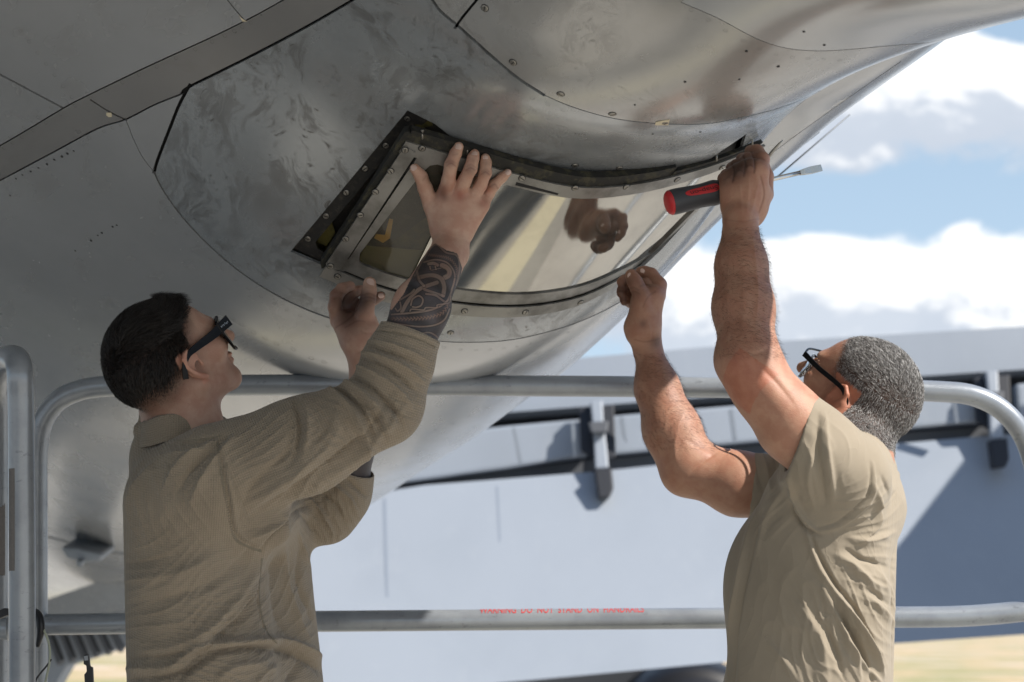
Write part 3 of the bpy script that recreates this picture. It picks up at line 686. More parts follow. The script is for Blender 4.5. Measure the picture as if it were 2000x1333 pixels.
# raised faint rivet rings on the skin
RING = MB(); n = 16
for k in range(n):
    a, b = 2*math.pi*k/n, 2*math.pi*(k+1)/n; o = len(RING.v)
    RING.v += [(.0052*math.cos(a), .0052*math.sin(a), 0), (.0058*math.cos(a), .0058*math.sin(a), .0003), (.0052*math.cos(b), .0052*math.sin(b), 0), (.0058*math.cos(b), .0058*math.sin(b), .0003)]; RING.f.append((o, o+1, o+3, o+2))
RINGM = pymesh('filled_rivet', RING.v, RING.f); RINGM.materials.append(mat('rivet_edge', (.12, .12, .115), .5))
for x, y in [(472,634),(495,650),(518,661),(540,672),(573,683),(608,700),(633,707),(455,622),(1000,330),(1168,330),(262,1000),(1050,690),(1010,702),(970,712)]: put_on('filled_rivet', RINGM, H, x, y, aircraft, .0006)
for pl, n_, off_ in (([(-10,300),(60,258),(165,197),(285,140),(420,79),(490,44)], 20, 0), ([(90,312),(190,262),(236,244)], 6, 0), ([(20,268),(100,210)], 4, 0), ([(315,395),(360,452),(425,518),(495,570),(565,608),(640,637)], 15, 0), ([(760,660),(900,683),(1010,677),(1110,650)], 13, 0),
                     ([(395,165),(510,116),(600,66),(690,14)], 12, 0), ([(860,60),(940,118),(1020,182),(1100,216)], 9, 0), ([(1350,20),(1500,102),(1640,118)], 10, 0), ([(40,60),(140,190)], 7, 0), ([(60,640),(250,770),(450,850)], 14, 0), ([(700,860),(850,840),(980,780)], 9, 0)):
    c_ = catmull(pl, 10) if len(pl) > 2 else np.array([np.array(pl[0])*(1-t)+np.array(pl[1])*t for t in np.linspace(0, 1, 10)]); t_ = np.linspace(0, len(c_)-1, n_)
    for k in t_: put_on('filled_rivet', RINGM, H, float(np.interp(k, np.arange(len(c_)), c_[:, 0])), float(np.interp(k, np.arange(len(c_)), c_[:, 1])), aircraft, .0005, .62)
# chipped sealant patches
M_chip = mat('bare_primer_chip', (.62, .55, .40), .6)
for pl in ([(470,34),(482,42),(474,42),(466,28)], [(208,220),(218,220),(219,228),(213,229),(208,225)], [(1281,238),(1308,233),(1305,244),(1279,244)]): patch('paint_chip', H, pl, .0012, .001, M_chip, aircraft, dens=3)

# ------------------------------------------------------------------ window recess: black rim, primer, brackets
def H_piece(name, poly, off, thick, m, **k): return patch(name, H, poly, off, thick, m, aircraft, **k)
H_piece('rim_flange', [(797,219),(838,240),(822,252),(806,250),(614,479),(618,492),(640,504),(636,523),(569,491)], -.010, .004, M_rim)
H_piece('rim_flange', [(838,240),(905,288),(1000,331),(1090,351),(1200,355),(1300,343),(1385,313),(1456,264),(1440,318),(1395,372),(1335,395),(1300,372),(1200,382),(1090,378),(1000,360),(900,318),(822,268)], -.016, .004, M_rim)
H_piece('rim_flange', [(1440,318),(1395,372),(1340,435),(1290,490),(1235,540),(1205,556),(1260,480),(1320,400),(1400,330)], -.014, .004, M_rim)
H_piece('primer_edge', [(806,252),(838,246),(842,256),(812,262)], -.013, .002, M_primer, dens=2)
H_piece('primer_edge', [(616,466),(640,440),(650,470),(632,498),(612,490)], -.030, .002, M_primer, dens=2)
H_piece('primer_edge', [(1230,352),(1300,345),(1385,316),(1440,276),(1420,300),(1330,345),(1230,360)], -.012, .002, M_primer, dens=2)
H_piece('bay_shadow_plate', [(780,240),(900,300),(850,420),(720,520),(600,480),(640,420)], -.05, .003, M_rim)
H_piece('lining_reflection', [(700,490),(830,500),(880,520),(840,590),(700,560)], -.045, .003, mat('olive_reflection', (.19, .17, .045), .5))  # olive patch coloured lighter to stand for the lining's reflection
H_piece('bay_bracket', [(760,430),(768,432),(762,470),(748,480),(730,470),(734,462),(752,464)], -.03, .004, mat('amber_primer', (.75, .42, .05), .5), dens=2)
for x, y in [(793,239),(752,290),(712,334),(675,381),(635,427),(599,472)]: put_on('screw', SCREW, H, x, y, aircraft, -.0094)

# ------------------------------------------------------------------ the access panel being fitted
PT = [(793,273),(900,305),(1010,338),(1130,363),(1250,355),(1370,326),(1492,281)]
PB = [(630,527),(745,573),(870,599),(1000,607),(1110,591),(1190,556),(1247,520)]
prow = []
for w in (-.33, 0, .33, .67, 1, 1.33):
    prow.append((3.372+(3.645-3.372)*w, [(a[0]+(b[0]-a[0])*w, a[1]+(b[1]-a[1])*w) for a, b in zip([(2*PT[0][0]-PT[1][0], 2*PT[0][1]-PT[1][1])]+PT+[(1600,236)], [(2*PB[0][0]-PB[1][0], 2*PB[0][1]-PB[1][1])]+PB+[(1304,478)])]))
PN = Net(prow); PN.prep()
def pdepth(x, y): return float(pix(PN.at(x, y))[0, 2])
panel = empty('access_panel', tuple(PN.at(950, 450)[0])); tag(panel, 'curved screw edged window panel being held up into the open aircraft frame', 'window panel')
def along(row, a0, a1, n=10):
    """pixels along the panel at height fraction row"""
    T = catmull(PT, 12); B = catmull(PB, 12); k = np.linspace(a0, a1, n)*(len(T)-1)
    f = lambda C: np.stack([np.interp(k, np.arange(len(C)), C[:, i]) for i in (0, 1)], 1)
    return f(T)*(1-row)+f(B)*row
def band(r0, r1, a0, a1, n=24): return list(map(tuple, along(r0, a0, a1, n)))+list(map(tuple, along(r1, a0, a1, n)[::-1]))
M_seal = mat('dark_edge_seal', rough=.7, fn=lambda nt, b: nt.put(b.inputs['Base Color'], nt.mix(nt.ss(nt.noise(nt.obj(), 40, 5, .7), .5, .62), (.014, .014, .012), (.05, .045, .026))))
def pp(name, poly, off, thick, m, **k): return patch(name, PN, poly, off, thick, m, panel, **k)
pp('edge_seal', band(-.075, .005, -.012, .75), .002, .016, M_seal); pp('edge_seal', band(-.035, .005, .752, .985), .002, .008, M_seal)
pp('edge_seal', [(790,258),(800,256),(802,278),(792,284),(640,522),(628,524),(626,512),(700,400)], .002, .018, M_seal)
top = pp('top_flange', band(0, .085, 0, 1.0), .006, .006, M_frame)
pp('bottom_flange', band(.955, 1.035, 0, 1.0), .0075, .004, M_frame)
pp('bottom_frame', band(.865, .945, .02, 1.0), .003, .008, M_frame)
pp('frame_shadow_gap', band(.94, .96, .0, 1.0), -.001, .003, M_dark)
pp('side_frame', [(818,302),(868,318),(840,322),(824,336),(703,494),(702,510),(716,530),(665,528),(672,518)], .003, .008, M_frame)
pp('side_strap', [(790,282),(812,293),(812,297),(665,524),(640,519),(637,512)], .008, .004, M_frame)
pp('right_frame', band(.085, .945, .975, 1.0, 6), .004, .006, M_frame)
pp('slit_plate', [(1008,352),(1090,374),(1088,377),(1006,358)], .0066, .001, M_dark, dens=2)
DARKP = [(845,322),(862,318),(910,326),(905,340),(838,467),(794,556),(735,543),(712,528),(702,508),(706,494),(826,336)]
pp('window_pane', DARKP, -.002, .003, M_glass)
pane = pp('reflective_pane', list(map(tuple, along(.088, .232, .974, 30)))+list(map(tuple, along(.862, .974, .228, 30)))+[(797,557),(840,468),(907,341)], -.001, .003, M_polish, dens=3)
for x, y in [(791,288),(763,329),(733,370),(704,415),(675,462),(646,515)]: put_on('screw', SCREW, PN, x, y, panel, .0086)
for x, y in [(660,536),(906,603),(1024,605),(1130,586),(745,571),(824,286),(1019,344),(1122,363),(1221,361),(1320,347),(1407,323)]: put_on('screw', SCREW, PN, x, y, panel, .0082 if y > 400 else .0068)
M_stud = 0
STUD = MB().add(tube(np.array([(0, 0, -.004), (0, 0, .010)]), .0018, 8)).add(tube(np.array([(0, 0, .010), (0, 0, .013)]), .0030, 8)); STUDM = pymesh('stud', STUD.v, STUD.f); STUDM.materials.append(M_screw)
for x, y in [(825,266),(913,297),(1398,309),(1468,277)]: o = put_on('stud', STUDM, PN, x, y, panel, .003); o.rotation_quaternion = Quaternion((1, 0, 0), R(25))
# yellow taxi line with dark borders on the apron
ld = np.array([-.655, .755, 0]); ln_ = np.array([.755, .655, 0]); lc = np.array([.64, 4.16, 0]); M_border = mat('taxi_line_border', (.33, .315, .28), .85)
def line(name, o0, o1, m, z):
    a = lc-ld*6; b = lc+ld*8; o = MB().add(([a+ln_*o0+[0, 0, z], a+ln_*o1+[0, 0, z], b+ln_*o1+[0, 0, z], b+ln_*o0+[0, 0, z]], [(0, 1, 2, 3)])).build(name, m); tag(o, kind='structure')
line('taxi_line_border', -.62, .42, M_border, .004); line('taxi_line', -.22, .10, M_line, .008)
# ------------------------------------------------------------------ sculpting: distance fields meshed with surface nets
class Cone:
    def __init__(s, a, b, ra, rb): s.a = np.asarray(a, float); s.b = np.asarray(b, float); s.ra = ra; s.rb = rb; s.c = (s.a+s.b)/2; s.R = np.linalg.norm(s.b-s.a)/2+max(ra, rb)
    def __call__(s, P):
        d = s.b-s.a; t = np.clip((P-s.a)@d/(d@d+1e-12), 0, 1); return np.linalg.norm(P-s.a-t[:, None]*d, axis=1)-(s.ra+(s.rb-s.ra)*t)
class Ell:
    def __init__(s, c, r, A=None): s.c = np.asarray(c, float); s.r = np.asarray(r, float); s.A = np.eye(3) if A is None else np.asarray(A, float); s.R = max(r)
    def __call__(s, P):
        q = (P-s.c)@s.A.T; k0 = np.linalg.norm(q/s.r, axis=1); k1 = np.linalg.norm(q/s.r**2, axis=1)+1e-9; return k0*(k0-1)/k1
class Grp:
    """smooth union; items (prim, k[, op])"""
    def __init__(s, items):
        s.items = [(i if isinstance(i, tuple) else (i, .01)) for i in items]
        pos = [i[0] for i in s.items if len(i) < 3]; cs = np.array([p.c for p in pos]); s.c = (cs.max(0)+cs.min(0))/2; s.R = max(np.linalg.norm(p.c-s.c)+p.R for p in pos)
    def __call__(s, P, cull=None):
        d = None
        for it in s.items:
            p, k = it[0], it[1]; op = it[2] if len(it) > 2 else '+'
            if cull is not None and op != 'cut' and np.linalg.norm(p.c-cull[0]) > p.R+cull[1]+.05+k: continue
            e = p(P, cull) if isinstance(p, Grp) else p(P)
            if e is None: continue
            if op == '+':
                if d is None: d = e
                else: h = np.maximum(k-np.abs(d-e), 0)/k; d = np.minimum(d, e)-h*h*k*.25
            elif d is not None: h = np.maximum(k-np.abs(-d-e), 0)/k; d = np.maximum(d, -e)+h*h*k*.25
        return d
class Half:
    """removes the side n points to"""
    def __init__(s, p, n, c=None, rad=9): s.p = np.asarray(p, float); s.n = np.asarray(n, float)/np.linalg.norm(n); s.c = s.p; s.R = 99; s.rad = rad
    def __call__(s, P):
        q = P-s.p; d = -(q@s.n)
        if s.rad < 9: d = np.maximum(d, np.linalg.norm(q, axis=1)-s.rad)
        return d
def surface_nets(g, h, name='m', zmin=None):
    B = 8; bs = B*h; lo = g.c-g.R-bs; n = np.ceil((2*g.R+2*bs)/bs).astype(int); n = np.array([n]*3)
    I = np.stack(np.meshgrid(*[np.arange(k) for k in n], indexing='ij'), -1).reshape(-1, 3)
    # two level search
    c4 = 4; S = [tuple(x) for x in np.unique(I//c4, axis=0)]; keep = []
    for s4 in S:
        ctr = lo+(np.array(s4)*c4+c4/2)*bs
        d = g(ctr[None], (ctr, bs*c4*.9))
        if d is None or abs(d[0]) > bs*c4*.87+.03: continue
        sub = np.stack(np.meshgrid(*[np.arange(c4)]*3, indexing='ij'), -1).reshape(-1, 3)+np.array(s4)*c4; cc = lo+(sub+.5)*bs
        d = g(cc, (ctr, bs*c4*.9))
        if d is None: continue
        keep += [tuple(x) for x in sub[np.abs(d) < bs*.87+.006]]
    corner = np.stack(np.meshgrid(*[np.arange(B+1)]*3, indexing='ij'), -1).reshape(-1, 3)
    KEY = 1 << 20; vk, vp, qk = [], [], []
    for b in keep:
        base = np.array(b)*B; P = lo+(base+corner)*h; ctr = lo+(base+B/2)*h
        d = g(P, (ctr, bs*.87))
        if d is None: continue
        if zmin is not None: d = np.maximum(d, zmin-P[:, 2])
        D = d.reshape(B+1, B+1, B+1); s = D < 0
        if s.all() or not s.any(): continue
        acc = np.zeros((B, B, B, 3)); cnt = np.zeros((B, B, B))
        for ax in range(3):
            for o1 in (0, 1):
                for o2 in (0, 1):
                    off = [0, 0, 0]; a1, a2 = [a for a in range(3) if a != ax]; off[a1] = o1; off[a2] = o2
                    sl0 = tuple(slice(o, o+B) for o in off); of = list(off); of[ax] = 1; sl1 = tuple(slice(o, o+B) for o in of)
                    d0, d1 = D[sl0], D[sl1]; x = (d0 < 0) != (d1 < 0); t = np.where(x, d0/(d0-d1+1e-20), 0)
                    p = np.zeros((B, B, B, 3)); p[..., a1] = o1; p[..., a2] = o2; p[..., ax] = t; acc += p*x[..., None]; cnt += x
        act = cnt > 0; ii = np.argwhere(act); pos = ii+acc[act]/cnt[act][:, None]
        gi = base+ii; vk.append((gi[:, 0]*KEY+gi[:, 1])*KEY+gi[:, 2]); vp.append(lo+(base+pos)*h)
        for ax in range(3):
            off = [0, 0, 0]; off[ax] = 1; d0 = s[:B, :B, :B]; d1 = s[tuple(slice(o, o+B) for o in off)]; x = d0 != d1; jj = np.argwhere(x)
            if not len(jj): continue
            a1, a2 = (ax+1) % 3, (ax+2) % 3; e1 = np.zeros(3, int); e1[a1] = 1; e2 = np.zeros(3, int); e2[a2] = 1; c = base+jj
            q = np.stack([c, c-e1, c-e1-e2, c-e2], 1); fl = ~d0[x]; q[fl] = q[fl][:, ::-1]; qk.append(q.reshape(-1, 4, 3))
    vk = np.concatenate(vk); vp = np.concatenate(vp); o = np.argsort(vk); vk = vk[o]; vp = vp[o]
    Q = np.concatenate(qk); qq = (Q[..., 0]*KEY+Q[..., 1])*KEY+Q[..., 2]; ix = np.searchsorted(vk, qq); ix = np.clip(ix, 0, len(vk)-1); ok = (vk[ix] == qq).all(1)
    F = ix[ok]; c = vp-vp.mean(0); vol = np.einsum('ij,ij->', c[F[:, 0]], np.cross(c[F[:, 1]], c[F[:, 2]]))+np.einsum('ij,ij->', c[F[:, 0]], np.cross(c[F[:, 2]], c[F[:, 3]]))
    if vol < 0: F = F[:, ::-1].copy()
    return vp, F
def vnormals(V, F):
    n = np.cross(V[F[:, 2]]-V[F[:, 0]], V[F[:, 3]]-V[F[:, 1]]); N = np.zeros_like(V)
    for k in range(4): np.add.at(N, F[:, k], n)
    return N/(np.linalg.norm(N, axis=1)[:, None]+1e-12)
def relax(V, F, it=2, lam=.5):
    E = np.concatenate([F[:, [0, 1]], F[:, [1, 2]], F[:, [2, 3]], F[:, [3, 0]]]); a = np.concatenate([E[:, 0], E[:, 1]]); b = np.concatenate([E[:, 1], E[:, 0]])
    cnt = np.bincount(a, minlength=len(V))[:, None]
    for _ in range(it):
        S = np.stack([np.bincount(a, V[b, k], len(V)) for k in range(3)], 1); V = V+(S/np.maximum(cnt, 1)-V)*lam
    return V
def npmesh(name, V, F, attrs=None):
    me = bpy.data.meshes.new(name); me.vertices.add(len(V)); me.vertices.foreach_set('co', V.astype(np.float32).ravel())
    me.loops.add(F.size); me.loops.foreach_set('vertex_index', F.astype(np.int32).ravel()); me.polygons.add(len(F)); me.polygons.foreach_set('loop_start', np.arange(0, F.size, F.shape[1], dtype=np.int32))
    me.update(calc_edges=True); me.validate(); me.shade_smooth()
    for k, a in (attrs or {}).items():
        if a.ndim == 1: at = me.attributes.new(k, 'FLOAT', 'POINT'); at.data.foreach_set('value', a.astype(np.float32))
        elif a.shape[1] == 3: at = me.attributes.new(k, 'FLOAT_VECTOR', 'POINT'); at.data.foreach_set('vector', a.astype(np.float32).ravel())
        else: at = me.attributes.new(k, 'FLOAT_COLOR', 'POINT'); at.data.foreach_set('color', a.astype(np.float32).ravel())
    return me
def pc(a, b, ra, rb):
    """tapered limb: joints (px, py, distance), radii in px"""
    return Cone(W(*a), W(*b), ra*a[2]/FPX, rb*b[2]/FPX)
def chain(pts, k=.006):
    """pts (px,py,D,r) -> smooth chain"""
    return Grp([(pc(p[:3], q[:3], p[3], q[3]), k) for p, q in zip(pts[:-1], pts[1:])])
def pe(c, r, ax=None):
    """ellipsoid, radii px; ax = in-picture direction (dx,dy) of the first radius"""
    A = np.eye(3)
    if ax is not None: a = math.atan2(-ax[1], ax[0]); x = np.array([math.cos(a), 0, math.sin(a)]); z = np.array([-math.sin(a), 0, math.cos(a)]); A = np.stack([x, [0, 1, 0], z])
    s = c[2]/FPX; return Ell(W(*c), (r[0]*s, r[1]*s, r[2]*s), A)
def folds(V, N, F, fl, gain=1.):
    q = pix(V); fac = np.clip(((CAM-V)/np.linalg.norm(CAM-V, axis=1)[:, None]*N).sum(1)*2.4+.05, 0, 1); d = np.zeros(len(V))
    for f in fl:
        path, w, amp = f[:3]; near = f[3] if len(f) > 3 else None
        P = catmull(path, 6); r, fr, sd = dpoly(P, q[:, 0], q[:, 1]); s = r/w*np.where(sd > 0, 1, 2.1); end = np.sin(math.pi*np.clip(fr*.92+.04, 0, 1))**.6
        k = np.exp(-np.abs(s*1.15)**1.5)*end
        if near is not None: k = k*((q[:, 2] > near[0]) & (q[:, 2] < near[1]))
        d += amp*k*gain
    return V+N*(np.clip(d, -.016, .018)*fac)[:, None]
def wrinkles(V, N, regs, seed=4):
    q = pix(V); rs = np.random.RandomState(seed); fac = np.clip(((CAM-V)/np.linalg.norm(CAM-V, axis=1)[:, None]*N).sum(1)*2.4+.05, 0, 1); d = np.zeros(len(V))
    for x, y, rad, ang, wl, amp in regs:
        a = R(ang); X, Y = q[:, 0]-x, q[:, 1]-y; u = X*math.cos(a)+Y*math.sin(a); v = -X*math.sin(a)+Y*math.cos(a)
        wu = u+18*np.sin(v/31+rs.rand()*6)+9*np.sin(v/13+u/40+rs.rand()*6); wv = v+16*np.sin(u/70+rs.rand()*6)+8*np.sin(u/33+rs.rand()*6); f = 0
        for k in range(6): th = rs.normal(0, .22); kk = 2*math.pi/(wl*rs.uniform(.7, 1.6)); f = f+np.sin(kk*(wv*math.cos(th)+wu*math.sin(th)*.8)+rs.rand()*6.3+1.1*np.sin(u/rs.uniform(50, 90)+rs.rand()*6))
        f /= 2.45; rdg = (1-np.minimum(np.abs(f), 1))**2.2; d += amp*(rdg-.3)*np.exp(-((X**2+Y**2)/rad**2)**1.5)
    return V+N*(d*fac)[:, None]
# canonical head: +x face, +z crown, +y its own left; origin midway between the ears
def head_grp(T, hair_vol):
    """T: 3x3 rows = head axes in world (x face, y left, z up), O origin"""
    A, O = T
    def p(x, y, z): return O+A[0]*x+A[1]*y+A[2]*z
    def e(c, r, rot=0): 
        B = A
        if rot: ca, sa = math.cos(R(rot)), math.sin(R(rot)); B = np.stack([A[0]*ca+A[2]*sa, A[1], A[2]*ca-A[0]*sa])
        return Ell(p(*c), r, B)
    it = [(e((-.018, 0, .052), (.094, .073, .082)), .01), (e((-.047, 0, .030), (.069, .067, .072)), .03), (e((.045, 0, .030), (.052, .058, .070)), .03), (e((.040, 0, -.035), (.050, .050, .055)), .03),
          (e((.078, 0, -.068), (.022, .024, .020)), .02), (Cone(p(.0, .055, -.035), p(.072, .018, -.072), .016, .014), .02), (Cone(p(.0, -.055, -.035), p(.072, -.018, -.072), .016, .014), .02),
          (e((.082, 0, .038), (.022, .045, .012)), .02), (Cone(p(.094, 0, .032), p(.123, 0, -.008), .0085, .0120), .010), (e((.104, .012, -.010), (.009, .008, .007)), .006), (e((.104, -.012, -.010), (.009, .008, .007)), .006),
          (e((.070, .040, -.002), (.020, .020, .018)), .02), (e((.070, -.040, -.002), (.020, .020, .018)), .02),
          (e((.097, 0, -.032), (.008, .023, .006)), .008), (e((.095, 0, -.044), (.008, .020, .006)), .007),
          (e((.089, .032, .020), (.012, .014, .010)), .012, 'sub'), (e((.089, -.032, .020), (.012, .014, .010)), .012, 'sub'), (e((.083, .031, .020), (.011, .012, .0115)), .004), (e((.083, -.031, .020), (.011, .012, .0115)), .004),
          (Cone(p(-.02, 0, -.03), p(-.045, 0, -.12), .056, .058), .03)]
    for s in (1, -1):
        y = .072*s; rim = [(.010, -.004, .010), (.004, .004, .026), (-.010, .010, .033), (-.022, .013, .024), (-.024, .013, .008), (-.016, .010, -.008), (-.006, .004, -.020), (.004, 0, -.026)]
        pts = [p(x+.0, y+s*t, z) for x, t, z in rim]; rr = [.0035, .0042, .0045, .0046, .0045, .0044, .0055, .0060]
        it.append((Grp([(Cone(a, b, r1, r2), .002) for a, b, r1, r2 in zip(pts[:-1], pts[1:], rr[:-1], rr[1:])]+[(e((-.008, y+s*.004, .006), (.018, .0035, .026), -12), .004), (e((.001, y+s*.004, -.003), (.008, .008, .010)), .004, 'sub'), (e((.009, y+s*.003, -.001), (.004, .005, .006)), .003)]), .003))
    return it
def tattoo_overlay(V, F, N, mask, ink, parent, m, paint):
    Q = F[mask[F].all(1)]; n = 4; t = np.linspace(0, 1, n); vs_ = []; ns = []
    for a in t:
        for b_ in t:
            w = [(1-a)*(1-b_), a*(1-b_), a*b_, (1-a)*b_]; vs_.append(sum(V[Q[:, i]]*w[i] for i in range(4))); ns.append(sum(N[Q[:, i]]*w[i] for i in range(4)))
    P = np.stack(vs_, 1).reshape(-1, 3); M = np.stack(ns, 1).reshape(-1, 3); M /= np.linalg.norm(M, axis=1)[:, None]; P = P+M*.00035
    key = np.round(P*2e5).astype(np.int64); _, ui, inv = np.unique(key, axis=0, return_index=True, return_inverse=True); inv = inv.ravel()
    base = (np.arange(len(Q))*n*n)[:, None]; fs = []
    for i in range(n-1):
        for j in range(n-1): fs.append(base+np.array([i*n+j, (i+1)*n+j, (i+1)*n+j+1, i*n+j+1]))
    fs = inv[np.concatenate(fs)]; P = P[ui]; M = M[ui]
    return link('tattoo', npmesh('tattoo', P, fs, {'tint': paint(P, M)}), m, parent)
def head_axes(yaw, pitch, side, roll=0):
    """side +1 faces right in the picture, -1 left; yaw = degrees turned away from the camera"""
    Y, P_ = R(yaw), R(pitch); f = np.array([side*math.cos(P_)*math.cos(Y), math.cos(P_)*math.sin(Y), math.sin(P_)]); h = np.array([side*math.cos(Y), math.sin(Y), 0])
    up = math.cos(P_)*np.array([0, 0, 1.])-math.sin(P_)*h
    if roll:
        l = np.cross(up, f); up = up*math.cos(R(roll))+l*math.sin(R(roll))
    left = np.cross(up, f); return np.stack([f, left, up])
def hair_strands(name, V, N, dens, length, width, dirfn, n, parent, m, seed=1, lift=.8):
    rs = np.random.RandomState(seed); w = dens/dens.sum(); idx = rs.choice(len(V), n, p=w); P = V[idx]+rs.normal(0, .0008, (n, 3)); D = dirfn(P, N[idx], rs); D -= N[idx]*(D*N[idx]).sum(1)[:, None]*(1 if name == 'hair' else .3); D /= np.linalg.norm(D, axis=1)[:, None]+1e-9; L = length[idx]*rs.uniform(.7, 1.2, n)
    D0 = N[idx]*(lift if name == 'hair' else .35)+D*.8; D0 /= np.linalg.norm(D0, axis=1)[:, None]; D1 = N[idx]*.15+D; D1 /= np.linalg.norm(D1, axis=1)[:, None]
    p1 = P+D0*L[:, None]*.45; p2 = p1+D1*L[:, None]*.55; side = np.cross(D0, rs.normal(size=(n, 3))); side /= np.linalg.norm(side, axis=1)[:, None]+1e-9; hw = (width*.5*np.clip(length[idx]/.009, .28, 1))[:, None] if name == 'hair' else width*.5
    VV = np.stack([P-side*hw, P+side*hw, p1+side*hw*.8, p1-side*hw*.8, p2], 1).reshape(-1, 3); o = np.arange(n)[:, None]*5
    F = np.concatenate([o+np.array([0, 1, 2, 3]), ]); T = np.concatenate([o+np.array([3, 2, 4, 4])])
    fs = [tuple(f) for f in F.tolist()]+[tuple(t[:3]) for t in T.tolist()]
    me = bpy.data.meshes.new(name); me.from_pydata(VV.tolist(), [], fs); me.update()
    c = np.repeat(rs.uniform(0, 1, n), 5); at = me.attributes.new('rnd', 'FLOAT', 'POINT'); at.data.foreach_set('value', c.astype(np.float32))
    return link(name, me, m, parent)
# ------------------------------------------------------------------ people: materials
def skin_fn(base, hairy=False):
    def fn(nt, b):
        o = nt.obj(); t = nt.attr('tint', 'Color'); n = nt.noise(o, 38, 5, .6); n2 = nt.noise(o, 240, 3, .6); v = nt.noise(nt.scale(o, (1, 1, .35)), 22, 3, .6)
        c = nt.mix(nt.ss(n, .35, .68), tuple(x*f for x, f in zip(base, (.93, .84, .82))), tuple(min(1, x*f) for x, f in zip(base, (1.07, 1.10, 1.10))))
        c = nt.mix(nt.m('MULTIPLY', nt.ss(v, .55, .75), .25), c, (base[0]*.85, base[1]*.68, base[2]*.68))
        c = nt.mix(1.0, c, t, 'MULTIPLY')
        c = nt.mix(nt.m('MULTIPLY', nt.ss(n2, .62, .75), .22), c, nt.mix(1., c, (.62, .52, .5), 'MULTIPLY'))
        nt.put(b.inputs['Base Color'], c); nt.put(b.inputs['Roughness'], nt.m('ADD', .40, nt.m('MULTIPLY', n, .18)))
        wr = nt.noise(nt.scale(o, (1, 1, 3.2)), 180, 4, .65); vo = nt.new('ShaderNodeTexVoronoi', feature='DISTANCE_TO_EDGE'); nt.put(vo.inputs['Vector'], o); vo.inputs['Scale'].default_value = 620
        h = nt.m('ADD', nt.m('MULTIPLY', wr, .9), nt.m('MULTIPLY', vo.outputs['Distance'], .35)); nt.put(b.inputs['Normal'], nt.bump(h, .32, .0022))
    return fn
M_skin1 = mat('fair_skin', fn=skin_fn((.50, .315, .235)), spec=.4, **{'Subsurface Weight': .12, 'Subsurface Radius': (.012, .005, .003), 'Subsurface Scale': .6})
M_skin2 = mat('tanned_skin', fn=skin_fn((.40, .215, .142)), spec=.45, **{'Subsurface Weight': .12, 'Subsurface Radius': (.012, .005, .003), 'Subsurface Scale': .6})
def nail_fn(nt, b): nt.put(b.inputs['Base Color'], nt.mix(nt.noise(nt.obj(), 90, 3), (.70, .52, .45), (.52, .36, .30)))
M_nail = mat('fingernail', rough=.28, fn=nail_fn)
def cloth1_fn(nt, b):
    w = nt.attr('weave', 'Vector'); x, y, z = nt.sep(w); o = nt.obj()
    wx = nt.m('ADD', x, nt.m('MULTIPLY', nt.noise(o, 9, 2), .004)); wy = nt.m('ADD', y, nt.m('MULTIPLY', nt.noise(nt.vm('ADD', o, (5, 5, 5)), 9, 2), .004))
    gx = nt.m('ABSOLUTE', nt.m('SINE', nt.m('MULTIPLY', wx, math.pi/.0042))); gy = nt.m('ABSOLUTE', nt.m('SINE', nt.m('MULTIPLY', wy, math.pi/.0042)))
    g = nt.m('MULTIPLY', nt.m('POWER', gx, .6), nt.m('POWER', gy, .6)); n = nt.noise(o, 5, 5, .6); st = nt.noise(o, 16, 4, .6); f = nt.noise(o, 500, 2)
    c = nt.mix(nt.ss(n, .3, .7), (.37, .31, .235), (.32, .266, .20)); c = nt.mix(nt.m('MULTIPLY', g, .35), nt.mix(1., c, (.85, .84, .83), 'MULTIPLY'), c)
    c = nt.mix(g, nt.mix(1., c, (.86, .85, .84), 'MULTIPLY'), c)
    c = nt.mix(nt.m('MULTIPLY', nt.ss(st, .64, .74), .22), c, (.11, .10, .085))
    nt.put(b.inputs['Base Color'], c); h = nt.m('ADD', g, nt.m('MULTIPLY', f, .3)); rn = nt.noise(nt.scale(o, (1, 1, 1.7), (0, .5, 0)), 9, 3, .5, .7); rg = nt.m('ABSOLUTE', nt.m('SUBTRACT', rn, .5)); rn2 = nt.noise(nt.scale(o, (1.5, 1, 1), (0, -.4, 0)), 19, 3, .5, .8); rg2 = nt.m('ABSOLUTE', nt.m('SUBTRACT', rn2, .5)); h = nt.m('SUBTRACT', h, nt.m('ADD', nt.m('MULTIPLY', nt.m('SQRT', rg), 2.6), nt.m('MULTIPLY', nt.m('SQRT', rg2), 1.4))); nt.put(b.inputs['Normal'], nt.bump(h, .55, .0022))
M_shirt1 = mat('tan_waffle_fleece', rough=.9, fn=cloth1_fn, spec=.2, **{'Sheen Weight': .15})
def cloth2_fn(nt, b):
    o = nt.obj(); n = nt.noise(o, 6, 5, .6); f = nt.noise(o, 900, 2); st = nt.noise(o, 13, 5, .65)
    c = nt.mix(nt.ss(n, .3, .7), (.315, .266, .203), (.28, .236, .178)); c = nt.mix(nt.m('MULTIPLY', nt.ss(st, .64, .74), .35), c, (.16, .14, .11)); c = nt.mix(nt.m('MULTIPLY', f, .25), c, (.22, .195, .15))
    nt.put(b.inputs['Base Color'], c); rn = nt.noise(nt.scale(o, (1.6, 1, .8), (0, .6, 0)), 7, 3, .5, .7); rg = nt.m('ABSOLUTE', nt.m('SUBTRACT', rn, .5)); h = nt.m('SUBTRACT', nt.m('MULTIPLY', f, .12), nt.m('MULTIPLY', nt.m('SQRT', rg), 2.4)); nt.put(b.inputs['Normal'], nt.bump(h, .40, .0024))
M_shirt2 = mat('tan_cotton_jersey', rough=.92, fn=cloth2_fn, spec=.2, **{'Sheen Weight': .12})
